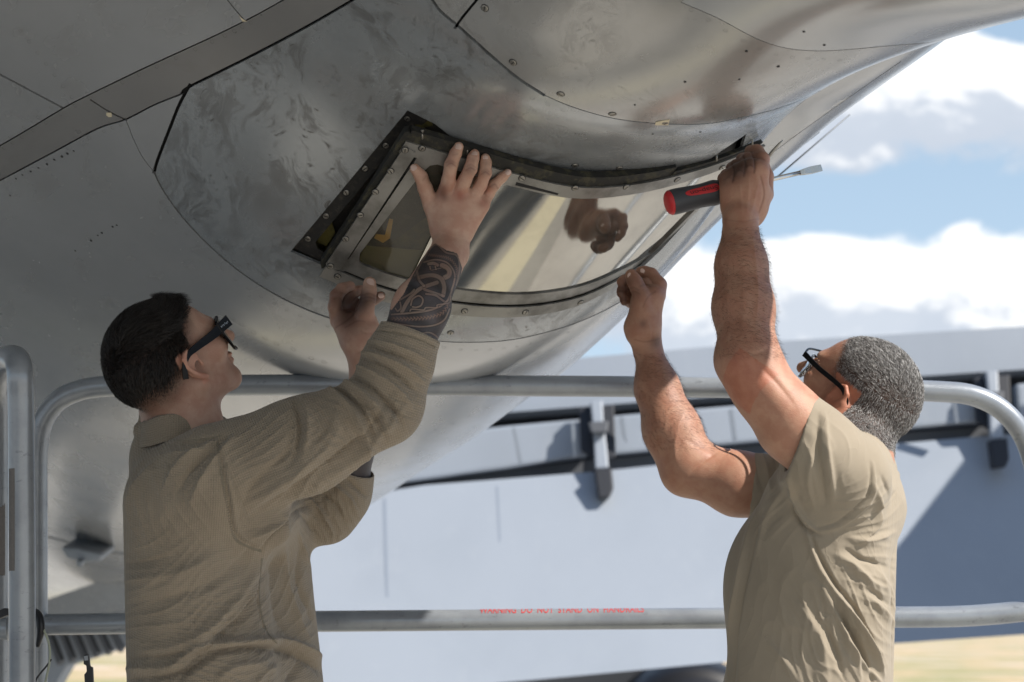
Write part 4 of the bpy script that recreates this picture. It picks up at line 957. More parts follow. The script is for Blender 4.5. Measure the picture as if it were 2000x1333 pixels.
M_pants = mat('camouflage_trousers', rough=.9, fn=lambda nt, b: nt.put(b.inputs['Base Color'], nt.mix(nt.ss(nt.noise(nt.obj(), 14, 4), .45, .55), (.20, .18, .12), (.11, .12, .08))))
M_boot = mat('suede_boot', (.22, .17, .11), .9)
def hairmat(name, dark, light, frac):
    def fn(nt, b):
        r = nt.attr('rnd'); nt.put(b.inputs['Base Color'], nt.mix(nt.ss(r, frac-.25, frac+.25), dark, light)); 
    return mat(name, rough=.42, fn=fn, spec=.35)
M_hair1 = hairmat('dark_brown_hair', (.010, .008, .007), (.026, .019, .015), .7)
M_hair2 = hairmat('salt_pepper_hair', (.045, .040, .038), (.46, .45, .44), .46)
M_armhair = hairmat('arm_hair', (.015, .010, .008), (.03, .02, .015), .6)

def hand_group(palm, fingers, kf=.0036):
    kf = min(kf, .0036)
    """palm: list of prims; fingers: list of chains; web keeps them apart except at the root"""
    return [(Grp(palm), .012)]+[(chain(f, .004), kf) for f in fingers]
def nail(parent, c, nrm, up, w, l):
    c = np.asarray(c, float)+np.asarray(nrm, float)/np.linalg.norm(nrm)*.0016; nrm = np.asarray(nrm, float)/np.linalg.norm(nrm); up = np.asarray(up, float); up -= nrm*up.dot(nrm); up /= np.linalg.norm(up); sd = np.cross(nrm, up); v = []; f = []; nu, nv = 7, 6
    for j in range(nv):
        for i in range(nu):
            a = -1+2*i/(nu-1); b_ = -1+2*j/(nv-1); e = math.sqrt(max(0, 1-.55*b_**4)); x = a*w*e; v.append(c+sd*x+up*b_*l*math.sqrt(1-.25*a*a)+nrm*(-.42*x*x/w-.10*l*b_*b_))
    for j in range(nv-1):
        for i in range(nu-1): f.append((j*nu+i, j*nu+i+1, (j+1)*nu+i+1, (j+1)*nu+i))
    o = link('fingernail', pymesh('fingernail', v, f), M_nail, parent); return o
def tint_base(n): return np.ones((n, 4))
def tmul(t, k, colr): 
    k = np.clip(k, 0, 1)[:, None]; t[:, :3] *= (1-k)+k*np.asarray(colr)
def gauss(q, x, y, r): return np.exp(-((q[:, 0]-x)**2+(q[:, 1]-y)**2)/r**2)

# ------------------------------------------------------------------ man in the long sleeve shirt
p1 = empty('person', tuple(W(430, 1500, 3.62)*np.array([1, 1, 0]))); tag(p1, 'man in tan long sleeve waffle shirt with tattooed forearm holding the panel up', 'person')
dA = pdepth(880, 330); 
def DP(x, y, off=0): return pdepth(x, y)-off
A1 = head_axes(37, 38, 1, 0); O1 = W(347, 722, 3.59)
def man1():
    head = head_grp((A1, O1), 0)
    neck = [(pc((338,760,3.63), (360,880,3.66), 66, 76), .03), (pc((360,850,3.66), (440,990,3.68), 66, 90), .05)]
    Dk = DP(890, 380)-.030; Dw = Dk-.012
    arm = [(pc((460,925,3.50), (735,808,3.46), 72, 56), .04), (pc((735,808,3.46), (788,690,3.47), 56, 50), .03), (pc((788,690,3.47), (824,600,3.49), 52, 49), .03), (pc((822,600,3.49), (878,492,Dw), 50, 37), .03)]
    # right hand, back of the hand to the camera
    palm = [(pc((880,495,Dw), (884,450,Dk), 33, 31), .02), (pc((868,440,Dk), (868,388,Dk), 22, 19), .014), (pc((884,440,Dk-.003), (896,384,Dk-.003), 22, 19), .014), (pc((898,445,Dk-.002), (922,388,Dk-.001), 21, 17), .014), (pc((905,455,Dk+.002), (942,402,Dk+.003), 20, 15), .014),
            (pc((858,455,Dk+.006), (845,405,Dk+.004), 17, 14), .014)]
    t = lambda x, y, o=.011: DP(x, y)-o
    fin = [[(867,385,Dk,16.5), (876,352,t(876,352,.030),13.5), (881,322,t(881,322,.024),13.2), (890,300,t(890,300,.014),11.8), (896,287,t(896,287,.010),9.8)],
           [(896,382,Dk-.003,16), (908,352,t(908,352,.032),13.2), (919,330,t(919,330,.030),13.2), (924,310,t(924,310,.018),11.6), (927,301,t(927,301,.012),9.8)],
           [(922,388,Dk,15), (939,362,t(939,362,.028),12.4), (948,338,t(948,338,.026),12.4), (949,318,t(949,318,.016),11), (948,309,t(948,309,.012),9.2)],
           [(941,403,Dk+.003,13.5), (954,380,t(954,380,.022),11.2), (965,362,t(965,362,.018),11.0), (981,347,t(981,347,.012),9.8), (991,338,t(991,338,.009),8.2)],
           [(858,440,Dk+.008,19), (843,400,Dk+.008,17), (830,368,t(830,368,.018),14.5), (822,345,t(822,345,.014),13), (810,330,t(810,330,.009),10.5)]]
    # left hand, palm side to the camera, fingers curled behind the lip
    E = DP(700, 570)-.004
    palm2 = [(pc((722,715,3.72), (708,670,3.73), 36, 38), .02), (pc((706,665,3.73), (676,632,3.745), 34, 24), .02), (pc((712,660,3.73), (712,628,3.735), 30, 24), .02), (pc((690,660,3.745), (664,622,3.755), 26, 15), .015), (pc((690,645,3.76), (697,598,3.775), 20, 15), .01), (pc((684,640,3.765), (684,590,3.78), 16, 13), .008)]
    fin2 = [[(660,628,3.755,15.5), (654,600,3.74,13.5), (657,578,3.73,13), (668,565,3.735,12), (684,559,3.75,10)],
            [(672,624,3.76,15), (670,598,3.765,13.5), (678,580,3.765,13), (690,571,3.765,12), (706,567,3.775,10)],
            [(690,622,3.77,14), (702,602,3.785,13), (716,592,3.785,12.5), (730,585,3.79,11.5), (743,579,3.795,9.5)],
            [(712,640,3.735,25), (712,610,3.72,18.5), (719,584,3.712,15.0), (721,568,3.712,14.6), (722,553,3.716,12.5)]]
    arm2 = [(pc((520,960,3.82), (625,990,3.80), 66, 46), .05), (pc((620,990,3.80), (672,950,3.78), 44, 42), .03), (pc((672,950,3.78), (708,830,3.74), 42, 38), .03), (pc((708,830,3.74), (718,712,3.72), 38, 33), .03)]
    items = head+neck+arm+[(Grp([(g, k) for g, k in hand_group(palm, fin)]), .012)]+arm2+[(Grp([(g, k) for g, k in hand_group(palm2, fin2, .005)]), .014)]
    items += [(pc((385,1000,3.62), (420,1380,3.66), 84, 95), .06), (pc((400,960,3.66), (500,960,3.78), 60, 60), .04)]
    g = Grp(items); V, F = surface_nets(g, .0021); V = relax(V, F, 3, .45); N = vnormals(V, F)
    V = folds(V, N, F, [([(846,452),(870,458),(912,470)], 3, -.0006), ([(866,385),(872,430),(876,455)], 7, .0012, (3.3, 3.62)), ([(896,384),(892,430),(888,455)], 6, .0010, (3.3, 3.62)), ([(921,388),(908,430),(900,450)], 6, .0009, (3.3, 3.62)),
                        ([(858,378),(868,372),(878,377)], 9, .0022, (3.3, 3.62)), ([(888,376),(898,371),(907,377)], 9, .0022, (3.3, 3.62)), ([(914,383),(923,379),(930,385)], 8, .0018, (3.3, 3.62)),
                        ([(872,322),(881,319),(890,323)], 3, -.0007), ([(910,330),(919,327),(928,331)], 3, -.0007), ([(940,338),(948,335),(956,339)], 3, -.0007), ([(702,640),(716,650),(735,645)], 4, -.0012), ([(706,578),(721,574),(734,579)], 2.5, -.0006), ([(706,584),(721,581),(734,586)], 2.5, -.0005),
                        ([(662,640),(690,630),(700,600)], 4, -.0012), ([(700,690),(722,680),(742,690)], 4, -.0010)])
    q = pix(V); N = vnormals(V, F); T = tint_base(len(V))
    # grime, redness and shade tinted in between the fingers
    for x, y, r, k in ((864,374,13,.75), (868,386,9,.5), (900,384,11,.35), (881,320,9,.5), (919,333,10,.6), (924,312,9,.5), (949,320,10,.6), (948,338,9,.5), (889,300,10,.35), (962,363,8,.4), (833,350,9,.3), (940,400,10,.3)): tmul(T, gauss(q, x, y, r)*k, (.30, .27, .27))
    for x, y, r, k in ((898,382,11,.8), (866,372,12,.5), (942,398,10,.5), (952,372,9,.4)): tmul(T, gauss(q, x, y, r)*k, (.9, .55, .5))
    for x, y, r in ((660,580,26), (680,600,30), (700,590,25), (676,625,20), (712,585,22), (740,585,14)): tmul(T, gauss(q, x, y, r)*.85*(q[:, 2] > 3.6), (.26, .21, .20))  # far hand: grime, plus the shaded hollow between the fingers painted dark
    tmul(T, gauss(q, 700, 655, 30)*.3*(q[:, 2] > 3.6), (.5, .42, .42))
    for P_, k in (([(873,324),(881,319),(890,325)], .5), ([(873,318),(881,314),(890,319)], .35), ([(886,303),(894,301)], .35), ([(910,333),(919,328),(928,333)], .5), ([(911,326),(920,322),(928,327)], .35), ([(940,341),(948,336),(956,342)], .5), ([(941,335),(949,331),(956,336)], .3), ([(957,366),(966,360),(972,368)], .45), ([(826,352),(832,345)], .3),
                  ([(708,577),(721,574),(734,579)], .5), ([(708,583),(721,581),(734,586)], .5), ([(709,590),(722,588),(733,592)], .3), ([(656,640),(680,625),(700,602)], .6), ([(652,585),(662,582),(668,590)], .5), ([(664,572),(676,576)], .5), ([(700,560),(698,575)], .4), ([(675,640),(696,628),(712,628)], .4), ([(700,690),(722,680),(742,690)], .3)):
        r, fr, _ = dpoly(catmull(P_, 5), q[:, 0], q[:, 1]); tmul(T, np.exp(-(r/1.7)**2)*k, (.35, .24, .22))  # crease shade tinted along the finger joints
    loc = (V-O1)@A1.T
    # stubble and clipped hair shade
    z, x = loc[:, 2], loc[:, 0]; hl = .008-.9*np.clip(x+.02, -.1, .1)*0-.0; hairline = np.where(x < .012, -.058+np.clip(x+.06, 0, .1)*.62, np.where(x < .045, .004+(x-.012)*1.0, .045+(x-.045)*1.4))
    isneck = (np.abs(loc[:, 1]) < .12)&(x > -.14)&(x < .13)&(z > -.13)&(z < .17); ear = (np.abs(loc[:, 1]) > .071)&(np.abs(z) < .036)&(np.abs(x+.006) < .026)
    hk = np.clip((z-hairline)/.03, 0, 1)*isneck*(~ear); tmul(T, hk*np.clip(.12+(z-hairline)/.095, 0, 1), (.08, .065, .06))
    tmul(T, np.clip((z-hairline+.03)/.03, 0, 1)*isneck*(~ear)*.25, (.5, .42, .4))
    beard = np.exp(-((x-.05)/.05)**2-((z+.065)/.03)**2)*isneck; tmul(T, beard*.28, (.55, .48, .48))
    tmul(T, isneck*np.exp(-((x-.02)/.05)**2-((z+.05)/.06)**2)*.25, (1.0, .78, .74)); tmul(T, ear*.35, (1., .66, .6))
    tmul(T, gauss(q, 462, 690, 14)*.5, (1., .55, .5))
    # tattoo ink in the skin
    a_ = W(805,640,3.5); b_ = W(866,505,3.5)
    def inkmask(P, M):
        q_ = pix(P); zx = (q_[:, 0]-620)*4.76; zy = (q_[:, 1]-440)*4.76; near = (q_[:, 2] < 3.62)
        ink = pip([(560,940),(640,860),(800,640),(900,440),(960,330),(1090,165),(1200,235),(1300,262),(1345,400),(1290,700),(1180,1000),(1080,1120),(560,1120)], zx, zy)&near
        back = (M*(CAM-P)).sum(1) < 0; s = ((P-a_)@(b_-a_))/((b_-a_)@(b_-a_)); armz = np.linalg.norm(P-a_-np.clip(s, -1.5, 1.2)[:, None]*(b_-a_), axis=1) < .085
        ink |= armz&(s < .1)&(s > -1.5); ink |= back&armz&(s > -1.5)&(s < .86)&near; ink |= (q_[:, 2] > 3.6)&(np.hypot(q_[:, 0]-700, q_[:, 1]-930) < 150)&(q_[:, 1] > 800)
        return ink, near, back, zx, zy
    strokes = [([(905,470),(985,315),(1095,182),(1195,255),(1295,285),(1322,400),(1292,560)], 9, .5), ([(990,345),(1100,322),(1205,350),(1268,430),(1275,520),(1245,600)], 8, .65),
               ([(785,805),(850,695),(950,595),(1110,535)], 19, .70), ([(950,485),(1060,466),(1145,495),(1178,570),(1170,655)], 20, .75), ([(1172,660),(1090,632),(995,598)], 13, .6), ([(925,430),(945,510),(990,565)], 12, .6),
               ([(1010,640),(1100,655),(1185,712),(1235,690)], 10, .55), ([(868,745),(885,690),(940,658),(980,690),(965,745),(920,765),(885,762)], 8, .65), ([(725,775),(745,800),(775,770),(768,715)], 8, .55), ([(760,700),(860,640),(900,600)], 9, .5),
               ([(690,832),(860,818),(1060,788),(1190,722),(1245,620),(1275,500)], 9, .65), ([(650,902),(800,927),(950,945),(1090,930),(1180,880),(1230,780)], 8, .6), ([(860,800),(880,782),(985,790),(1010,768),(1105,768),(1120,742),(1225,722),(1240,660)], 7, .6),
               ([(955,1012),(1045,1000),(1120,1050),(1110,1100)], 8, .5), ([(700,990),(820,1000),(900,1040)], 8, .4), ([(1060,420),(1150,400)], 5, .5)]
    blobs = [([(1035,360),(1075,355),(1115,372)], 16, .85), ([(1160,375),(1205,395),(1228,430),(1218,470),(1185,488)], 24, .85), ([(1045,385),(1052,415)], 7, .9), ([(1095,385),(1103,415)], 7, .9)]
    def paint(P, M):
        ink, near, back, zx, zy = inkmask(P, M); t = np.ones((len(P), 4)); f = ink&near&~back
        sh = .55*np.sin(zx*.021+1.7*np.sin(zy*.017))*np.sin(zy*.013)+.9; t[ink, :3] = (np.array([.11, .155, .225])*np.clip(sh, .5, 1.6)[:, None])[ink]
        for Pl, w in (([(700,872),(860,872),(1040,858),(1160,818),(1215,745)], 22), ([(1035,278),(1130,288),(1225,312),(1292,390),(1300,470)], 16)):
            r, fr, sd = dpoly(catmull(Pl, 6), zx, zy); c = .5+.5*np.sin(fr*110+np.sign(sd)*1.6+r*.12); m = (np.clip(1.15-r/w, 0, 1)*c*.62*f)[:, None]; t[:, :3] = t[:, :3]*(1-m)+m*np.array([.66, .62, .58])
        for Pl, w, k in blobs+strokes:
            r, fr, sd = dpoly(catmull(Pl, 8), zx, zy); body_ = np.clip((w-r)/4+.5, 0, 1)*f; edge = np.clip(1-np.abs(r-w-4)/4.5, 0, 1)*f
            t[:, :3] *= (1-.65*edge[:, None]); shade = k*(1-.45*np.clip(r/w, 0, 1)**2)*(1-.35*(r < w*.13)*(w > 12)); m = (body_*shade)[:, None]; t[:, :3] = t[:, :3]*(1-m)+m*np.array([.60, .68, .70])
        return t
    ink0, *_r = inkmask(V, N); T[ink0, :3] *= np.array([.11, .155, .225])
    me = npmesh('body_skin', V, F, {'tint': T}); body = link('body', me, M_skin1, p1); mk = ink0&(q[:, 2] < 3.62)&(q[:, 1] < 740)&(q[:, 0] > 700); tattoo_overlay(V, F, N, mk, None, body, M_skin1, paint)
    # nails
    cz = np.array([0, -1, 0])
    nail(body, W(895.5, 287, t(896,287,.010)-.0092), (0, -1, .25), (.15, 0, 1), .0058, .0060); nail(body, W(992.5, 337, t(991,338,.009)-.0075), (.1, -1, .15), (.7, 0, .7), .0050, .0058)
    nail(body, W(927, 300, t(927,301,.012)-.0088), (0, -1, .5), (.1, 0, 1), .0055, .0050); nail(body, W(948, 308, t(948,309,.012)-.0083), (0, -1, .5), (0, 0, 1), .0052, .0048); nail(body, W(808, 328, t(810,330,.009)-.0095), (-.2, -1, .1), (-.7, 0, .8), .0058, .0060)
    nail(body, W(722.5, 554, 3.716-.0126), (0, -1, .12), (.05, 0, 1), .0080, .0095); nail(body, W(744, 578, 3.79-.0093), (.2, -1, .2), (1, 0, .3), .0050, .0055)
    # hair
    loc = (V-O1)@A1.T; dens = np.clip((loc[:, 2]-hairline+.012)/.035, 0, 1)*isneck*(~ear); dens[loc[:, 0] > .09] = 0
    topk = np.clip((loc[:, 2]-.075)/.04, 0, 1); front = np.clip((loc[:, 0]-.01)/.05, 0, 1)
    hd = loc[:, 2]-hairline; ln = .0016+.0075*np.clip((hd-.028)/.055, 0, 1)+.011*topk+.024*topk*front; dens = dens*np.clip(hd/.07+.02, 0, 1)**1.3
    def dirf(P, Nn, rs):
        l = (P-O1)@A1.T; sw = np.stack([.55-1.2*np.clip(.03-l[:, 2], 0, .1)*8, .25*np.sin(l[:, 0]*60), -.55+1.1*np.clip((l[:, 2]-.08)/.04, 0, 1)*np.clip(l[:, 0]/.04+.4, 0, 1)], 1)
        sw[:, 0] = np.where(l[:, 2] > .07, .9, -.35); cl = np.stack([np.sin(l[:, 1]*150+2*np.sin(l[:, 0]*60)), np.sin(l[:, 0]*110+2*np.sin(l[:, 1]*80)), np.sin(l[:, 0]*90+l[:, 1]*120)], 1)*np.clip((l[:, 2]-.05)/.04, 0, 1)[:, None]; fr_ = (np.clip((l[:, 2]-.07)/.03, 0, 1)*np.clip((l[:, 0]-.0)/.04, 0, 1))[:, None]; d = sw@A1+cl*.22@A1+fr_*A1[2]*.9+rs.normal(0, .07, P.shape); return d/np.linalg.norm(d, axis=1)[:, None]
    hair_strands('hair', V, N, dens*(.5+ln*40), ln*1.1, .0008, dirf, 60000, p1, M_hair1, 3, .42)
    # hair volume underneath the strands
    return body
def shirt1():
    items = [(pc((375,985,3.56), (402,1420,3.60), 133, 150), .05), (pc((465,1000,3.76), (500,1420,3.76), 128, 140), .06), (pc((335,905,3.64), (520,940,3.80), 72, 80), .05), (pc((352,880,3.66), (390,960,3.64), 82, 110), .05),
             (pc((430,925,3.48), (590,872,3.46), 100, 88), .06), (pc((590,872,3.46), (742,800,3.455), 88, 72), .04), (pe((772,786,3.455), (52, 60, 56)), .03), (pc((745,795,3.455), (776,712,3.465), 72, 70), .02), (pc((776,712,3.465), (808,636,3.478), 67, 61), .015), (pc((500,1010,3.52), (545,1015,3.76), 66, 62), .05)]
    far = [(pc((520,955,3.83), (635,995,3.80), 88, 64), .05), (pc((630,994,3.80), (664,962,3.78), 62, 56), .03), (pc((664,962,3.78), (694,885,3.765), 54, 48), .03)]
    col_ = []
    for y, r, dx in ((826, 84, 0), (848, 90, -2)):
        c = W(362+dx, y, 3.655); n = 16; pts = [c+np.array([math.cos(2*math.pi*k/n)*r*.95, math.sin(2*math.pi*k/n)*r*.92, -.18*math.sin(2*math.pi*k/n)*30+math.cos(2*math.pi*k/n)*-4])*3.655/FPX for k in range(n)]
        col_ += [(Cone(pts[k], pts[(k+1) % n], .0095 if y < 840 else .012, .0095 if y < 840 else .012), .008) for k in range(n)]
    u = W(801, 640, 3.475)-W(745, 795, 3.455); cut = Half(W(801, 648, 3.475), u, rad=.13)
    u2 = W(708, 870, 3.76)-W(675, 975, 3.78); cut2 = Half(W(688, 915, 3.77), u2, rad=.10)
    g = Grp([(Grp(items), .04), (Grp(col_), .005), (cut, .002, 'sub'), (pc((790,690,3.47), (826,600,3.485), 55, 55), .003, 'sub'), (Grp([(Grp(far), .03), (cut2, .002, 'sub'), (pc((672,952,3.78), (712,835,3.75), 45, 45), .003, 'sub')]), .03),
             (pc((340,745,3.64), (362,858,3.655), 66, 72), .004, 'sub'), (pe((352,790,3.65), (74, 40, 74)), .004, 'sub')])
    V, F = surface_nets(g, .0026, zmin=CAMZ-.18); V = relax(V, F, 2, .4); N = vnormals(V, F)
    fl = [ # armhole seam
        ([(428,868),(437,920),(446,970),(462,1045),(512,1076)], 4, -.0022), ([(436,868),(446,920),(455,970),(470,1040),(515,1068)], 6, .0020),
        # neck and shoulder pulls
        ([(300,880),(330,868),(380,862),(430,850)], 7, -.0030), ([(300,892),(350,885),(400,880),(440,862)], 8, .0030), ([(345,960),(372,915),(408,880),(440,850)], 13, -.0055), ([(320,950),(350,905),(385,880),(415,862)], 10, .0042), ([(370,985),(395,930),(425,890),(460,850)], 12, .0045),
        ([(470,1000),(500,940),(560,880),(572,800)], 16, -.0045), ([(570,900),(582,860),(583,820),(574,785)], 9, -.0060), ([(590,890),(600,850),(600,810),(590,775)], 12, .0055), ([(520,960),(560,930),(640,850),(660,790)], 18, .0035),
        # upper arm long folds
        ([(500,1000),(570,960),(640,915),(700,855)], 20, -.0050, (3.2, 3.62)), ([(500,1035),(580,1000),(660,950),(730,870)], 18, .0050, (3.2, 3.62)), ([(480,985),(540,950),(620,890),(668,830)], 13, .0040, (3.2, 3.62)), ([(560,960),(650,900),(720,840),(760,770)], 12, -.0045), ([(620,950),(700,890),(760,830),(790,790)], 10, .0040),
        # elbow creases
        ([(612,755),(650,765),(690,800),(715,850),(720,885)], 9, .0065), ([(630,750),(668,762),(705,800),(730,850)], 7, -.0060), ([(642,742),(690,752),(735,790),(765,835)], 9, .0065), ([(660,728),(705,742),(750,775),(785,815)], 7, -.0060), ([(672,712),(720,722),(770,755),(803,790)], 9, .0062), ([(685,698),(735,708),(780,735),(815,768)], 6, -.0055),
        ([(690,686),(742,694),(790,716),(826,745)], 8, .0055), ([(702,672),(745,682),(795,700),(832,722)], 5, -.0050), ([(708,664),(752,670),(800,686),(838,704)], 6, .0040), ([(720,645),(760,648),(810,660),(848,676)], 3, -.0016), ([(728,640),(770,642),(815,652),(850,668)], 4, .0012),
        ([(740,770),(770,800),(785,830)], 8, -.0050), ([(690,770),(730,810),(755,860)], 10, -.0045),
        # armpit
        ([(470,1040),(540,1020),(600,985),(660,965)], 7, -.0040, (3.2, 3.64)), ([(510,1075),(540,1040),(575,1000),(600,985)], 6, -.0065), ([(490,1050),(530,1030),(560,1010)], 6, .0045), ([(522,1085),(550,1050),(580,1010)], 7, .0050), ([(575,995),(590,1060),(606,1110),(622,1180)], 5, .0035),
        # torso sweeps
        ([(290,1300),(350,1290),(420,1250),(480,1190),(520,1120),(535,1075)], 14, -.0075), ([(270,1270),(340,1262),(410,1225),(465,1165),(505,1100)], 18, .0060), ([(250,1180),(300,1170),(360,1160),(440,1120),(500,1060)], 18, -.0040), ([(245,1130),(300,1128),(370,1110),(430,1080)], 18, .0038), ([(240,1100),(280,1098),(330,1085)], 10, -.0030),
        ([(245,1305),(330,1300),(390,1262),(470,1250),(560,1252),(625,1282),(650,1310)], 13, .0105), ([(250,1328),(340,1318),(400,1282),(480,1265),(560,1272),(615,1300),(648,1330)], 10, -.0100), ([(345,1333),(370,1305),(420,1275)], 8, -.0060), ([(250,1285),(320,1282),(370,1268)], 9, -.0045),
        ([(512,1100),(508,1150),(512,1210),(530,1245),(545,1252)], 3, -.0016), ([(560,1010),(555,1080),(560,1140),(585,1210),(605,1250)], 13, .0050), ([(590,1060),(585,1130),(605,1190),(635,1260)], 10, -.0048), ([(540,1080),(530,1140),(540,1200),(560,1245)], 12, -.0035), ([(440,1220),(500,1150),(545,1110)], 13, .0040),
        ([(240,1000),(262,950),(300,905)], 14, .0030), ([(420,1333),(450,1305),(520,1290)], 12, .0055), ([(560,1333),(575,1310),(590,1290)], 10, -.0060), ([(500,1333),(520,1308),(545,1300)], 8, .0045),
        # far sleeve
        ([(580,1000),(605,1020),(625,1058)], 6, -.0045, (3.62, 4)), ([(600,975),(630,1000),(650,1040)], 7, .0045, (3.62, 4)), ([(625,962),(655,985),(675,1022)], 6, -.0045, (3.62, 4)), ([(650,945),(680,970),(700,1000)], 6, .0040, (3.62, 4)), ([(672,930),(700,955),(716,970)], 5, -.0035, (3.62, 4)),
    ]
    V = folds(V, N, F, fl, 2.1); V = wrinkles(V, N, [(330,1180,150,-18,44,.0045), (520,1200,110,-62,34,.0050), (420,1300,150,-15,34,.0050), (340,1000,120,75,60,.0028), (560,900,110,-30,38,.0040), (690,830,95,48,30,.0050), (765,730,80,22,20,.0035), (640,1000,80,60,26,.0040), (380,890,80,-30,30,.0030)]); V = relax(V, F, 1, .25); q = pix(V)
    # weave directions: body and sleeves
    s = q[:, 2]/FPX; X, Y = q[:, 0]*s, -q[:, 1]*s; wv = np.stack([X, Y, 0*X], 1)
    for (a, b, r, lim) in (((445,915), (742,800), 110, None), ((748,800), (801,640), 95, None)):
        d = np.array(b)-np.array(a, float); L = np.hypot(*d); d /= L; u = (q[:, 0]-a[0])*d[0]+(q[:, 1]-a[1])*d[1]; v = -(q[:, 0]-a[0])*d[1]+(q[:, 1]-a[1])*d[0]; m = (u > 0)&(u < L+40)&(np.abs(v) < r)&(q[:, 2] < 3.64); wv[m, 0] = (u*s)[m]; wv[m, 1] = (v*s)[m]
    me = npmesh('shirt', V, F, {'weave': wv}); sh = link('shirt', me, M_shirt1, p1)
    return sh
M_stitch = mat('stitch_thread', (.23, .20, .15), .9)
def stitches(parent, path, target, n, ln=.0028, off=.0012):
    """little raised stitches following a pixel path on a mesh"""
    me = target.data; bvh = target_bvh(target); P = catmull(path, 20); t = np.linspace(0, len(P)-1, n); pts = np.stack([np.interp(t, np.arange(len(P)), P[:, i]) for i in (0, 1)], 1); b = MB()
    for i, (x, y) in enumerate(pts):
        h = bvh.ray_cast(Vector(CAM), V3(ray(x, y)));
        if h[0] is None: continue
        j = min(i+1, n-1); k = max(i-1, 0); d = W(*pts[j], 3.5)-W(*pts[k], 3.5); d /= np.linalg.norm(d)+1e-9; nn = np.array(h[1]); nn *= -1 if nn.dot(ray(x, y)) > 0 else 1; sd = np.cross(d, nn); sd /= np.linalg.norm(sd)+1e-9; dd = d*.35+sd*.9; dd /= np.linalg.norm(dd); c = np.array(h[0])+nn*off*.3
        b.box(c, (ln, .0005, .0005), np.stack([dd, np.cross(nn, dd), nn]))
    o = b.build('seam_stitching', M_stitch, parent); o['kind'] = 'stuff'; return o
def target_bvh(o):
    me = o.data; mw = world_of(o); return BVHTree.FromPolygons([mw@v.co for v in me.vertices], [tuple(p.vertices) for p in me.polygons])
def legs(parent, x, D, side):
    """trousers and boots below the picture edge"""
    hip = W(x, 1333, D); hip[2] = CAMZ-.34; b = []
    for dy in (-.09, .10):
        h = hip+np.array([0, dy, 0]); k = np.array([h[0]+.03*side, h[1], .50]); a = np.array([h[0]-.02*side, h[1], .13]); b += [(Cone(h, k, .088, .066), .04), (Cone(k, a, .066, .060), .03)]
    g = Grp(b+[(Cone(hip+np.array([0, -.06, .10]), hip+np.array([0, .08, .10]), .12, .12), .06)]); V, F = surface_nets(g, .011); link('trousers', npmesh('trousers', V, F), M_pants, parent)
    for dy in (-.09, .10):
        a = np.array([hip[0]-.02*side, hip[1]+dy, 0]); g = Grp([(Cone(a+[0, 0, .20], a+[0, 0, .07], .055, .05), .02), (Cone(a+[0, 0, .045], a+[.17*side, 0, .035], .044, .036), .03)]); V, F = surface_nets(g, .008, zmin=.0); link('boot', npmesh('boot', V, F), M_boot, parent)
body1 = man1(); shirt_1 = shirt1()
def collar():
    n = 72; rows = [(872, 84, 0), (852, 82, .0), (834, 80, 0), (824, 77.5, 0), (819, 76, 0), (818, 73.5, 0), (824, 72.5, 0), (840, 73, 0)]; V = []; Q = []; wv = []
    for j, (y, r, _) in enumerate(rows):
        for k in range(n):
            t = 2*math.pi*k/n; w = 1+.012*math.sin(3*t+1)+.010*math.sin(7*t+j*.5); dy = -5*math.cos(t)*1.2+3*math.sin(2*t)+1.5*math.sin(5*t+j*.4)
            s = 3.62/FPX; c = W(357, y+dy, 3.625); V.append(c+np.array([math.cos(t)*r*w*s, math.sin(t)*r*1.30*w*s, 0])); wv.append((t*.07, -y*s, 0))
    for j in range(len(rows)-1):
        for k in range(n): Q.append((j*n+k, j*n+(k+1) % n, (j+1)*n+(k+1) % n, (j+1)*n+k))
    V = np.array(V); o = link('collar', npmesh('collar', V, np.array(Q), {'weave': np.array(wv)}), M_shirt1, shirt_1); return o
collar_ = collar(); stitches(p1, [(286,852),(320,858),(360,861),(400,858),(432,851)], shirt_1, 50, .0016)
stitches(p1, [(424,866),(432,920),(441,970),(457,1047),(485,1068),(510,1076)], shirt_1, 80); stitches(p1, [(512,1092),(507,1140),(509,1190),(522,1235),(541,1256)], shirt_1, 60, .0022); stitches(p1, [(734,648),(775,651),(815,662),(849,678)], shirt_1, 45, .0020)
legs(p1, 430, 3.66, 1)
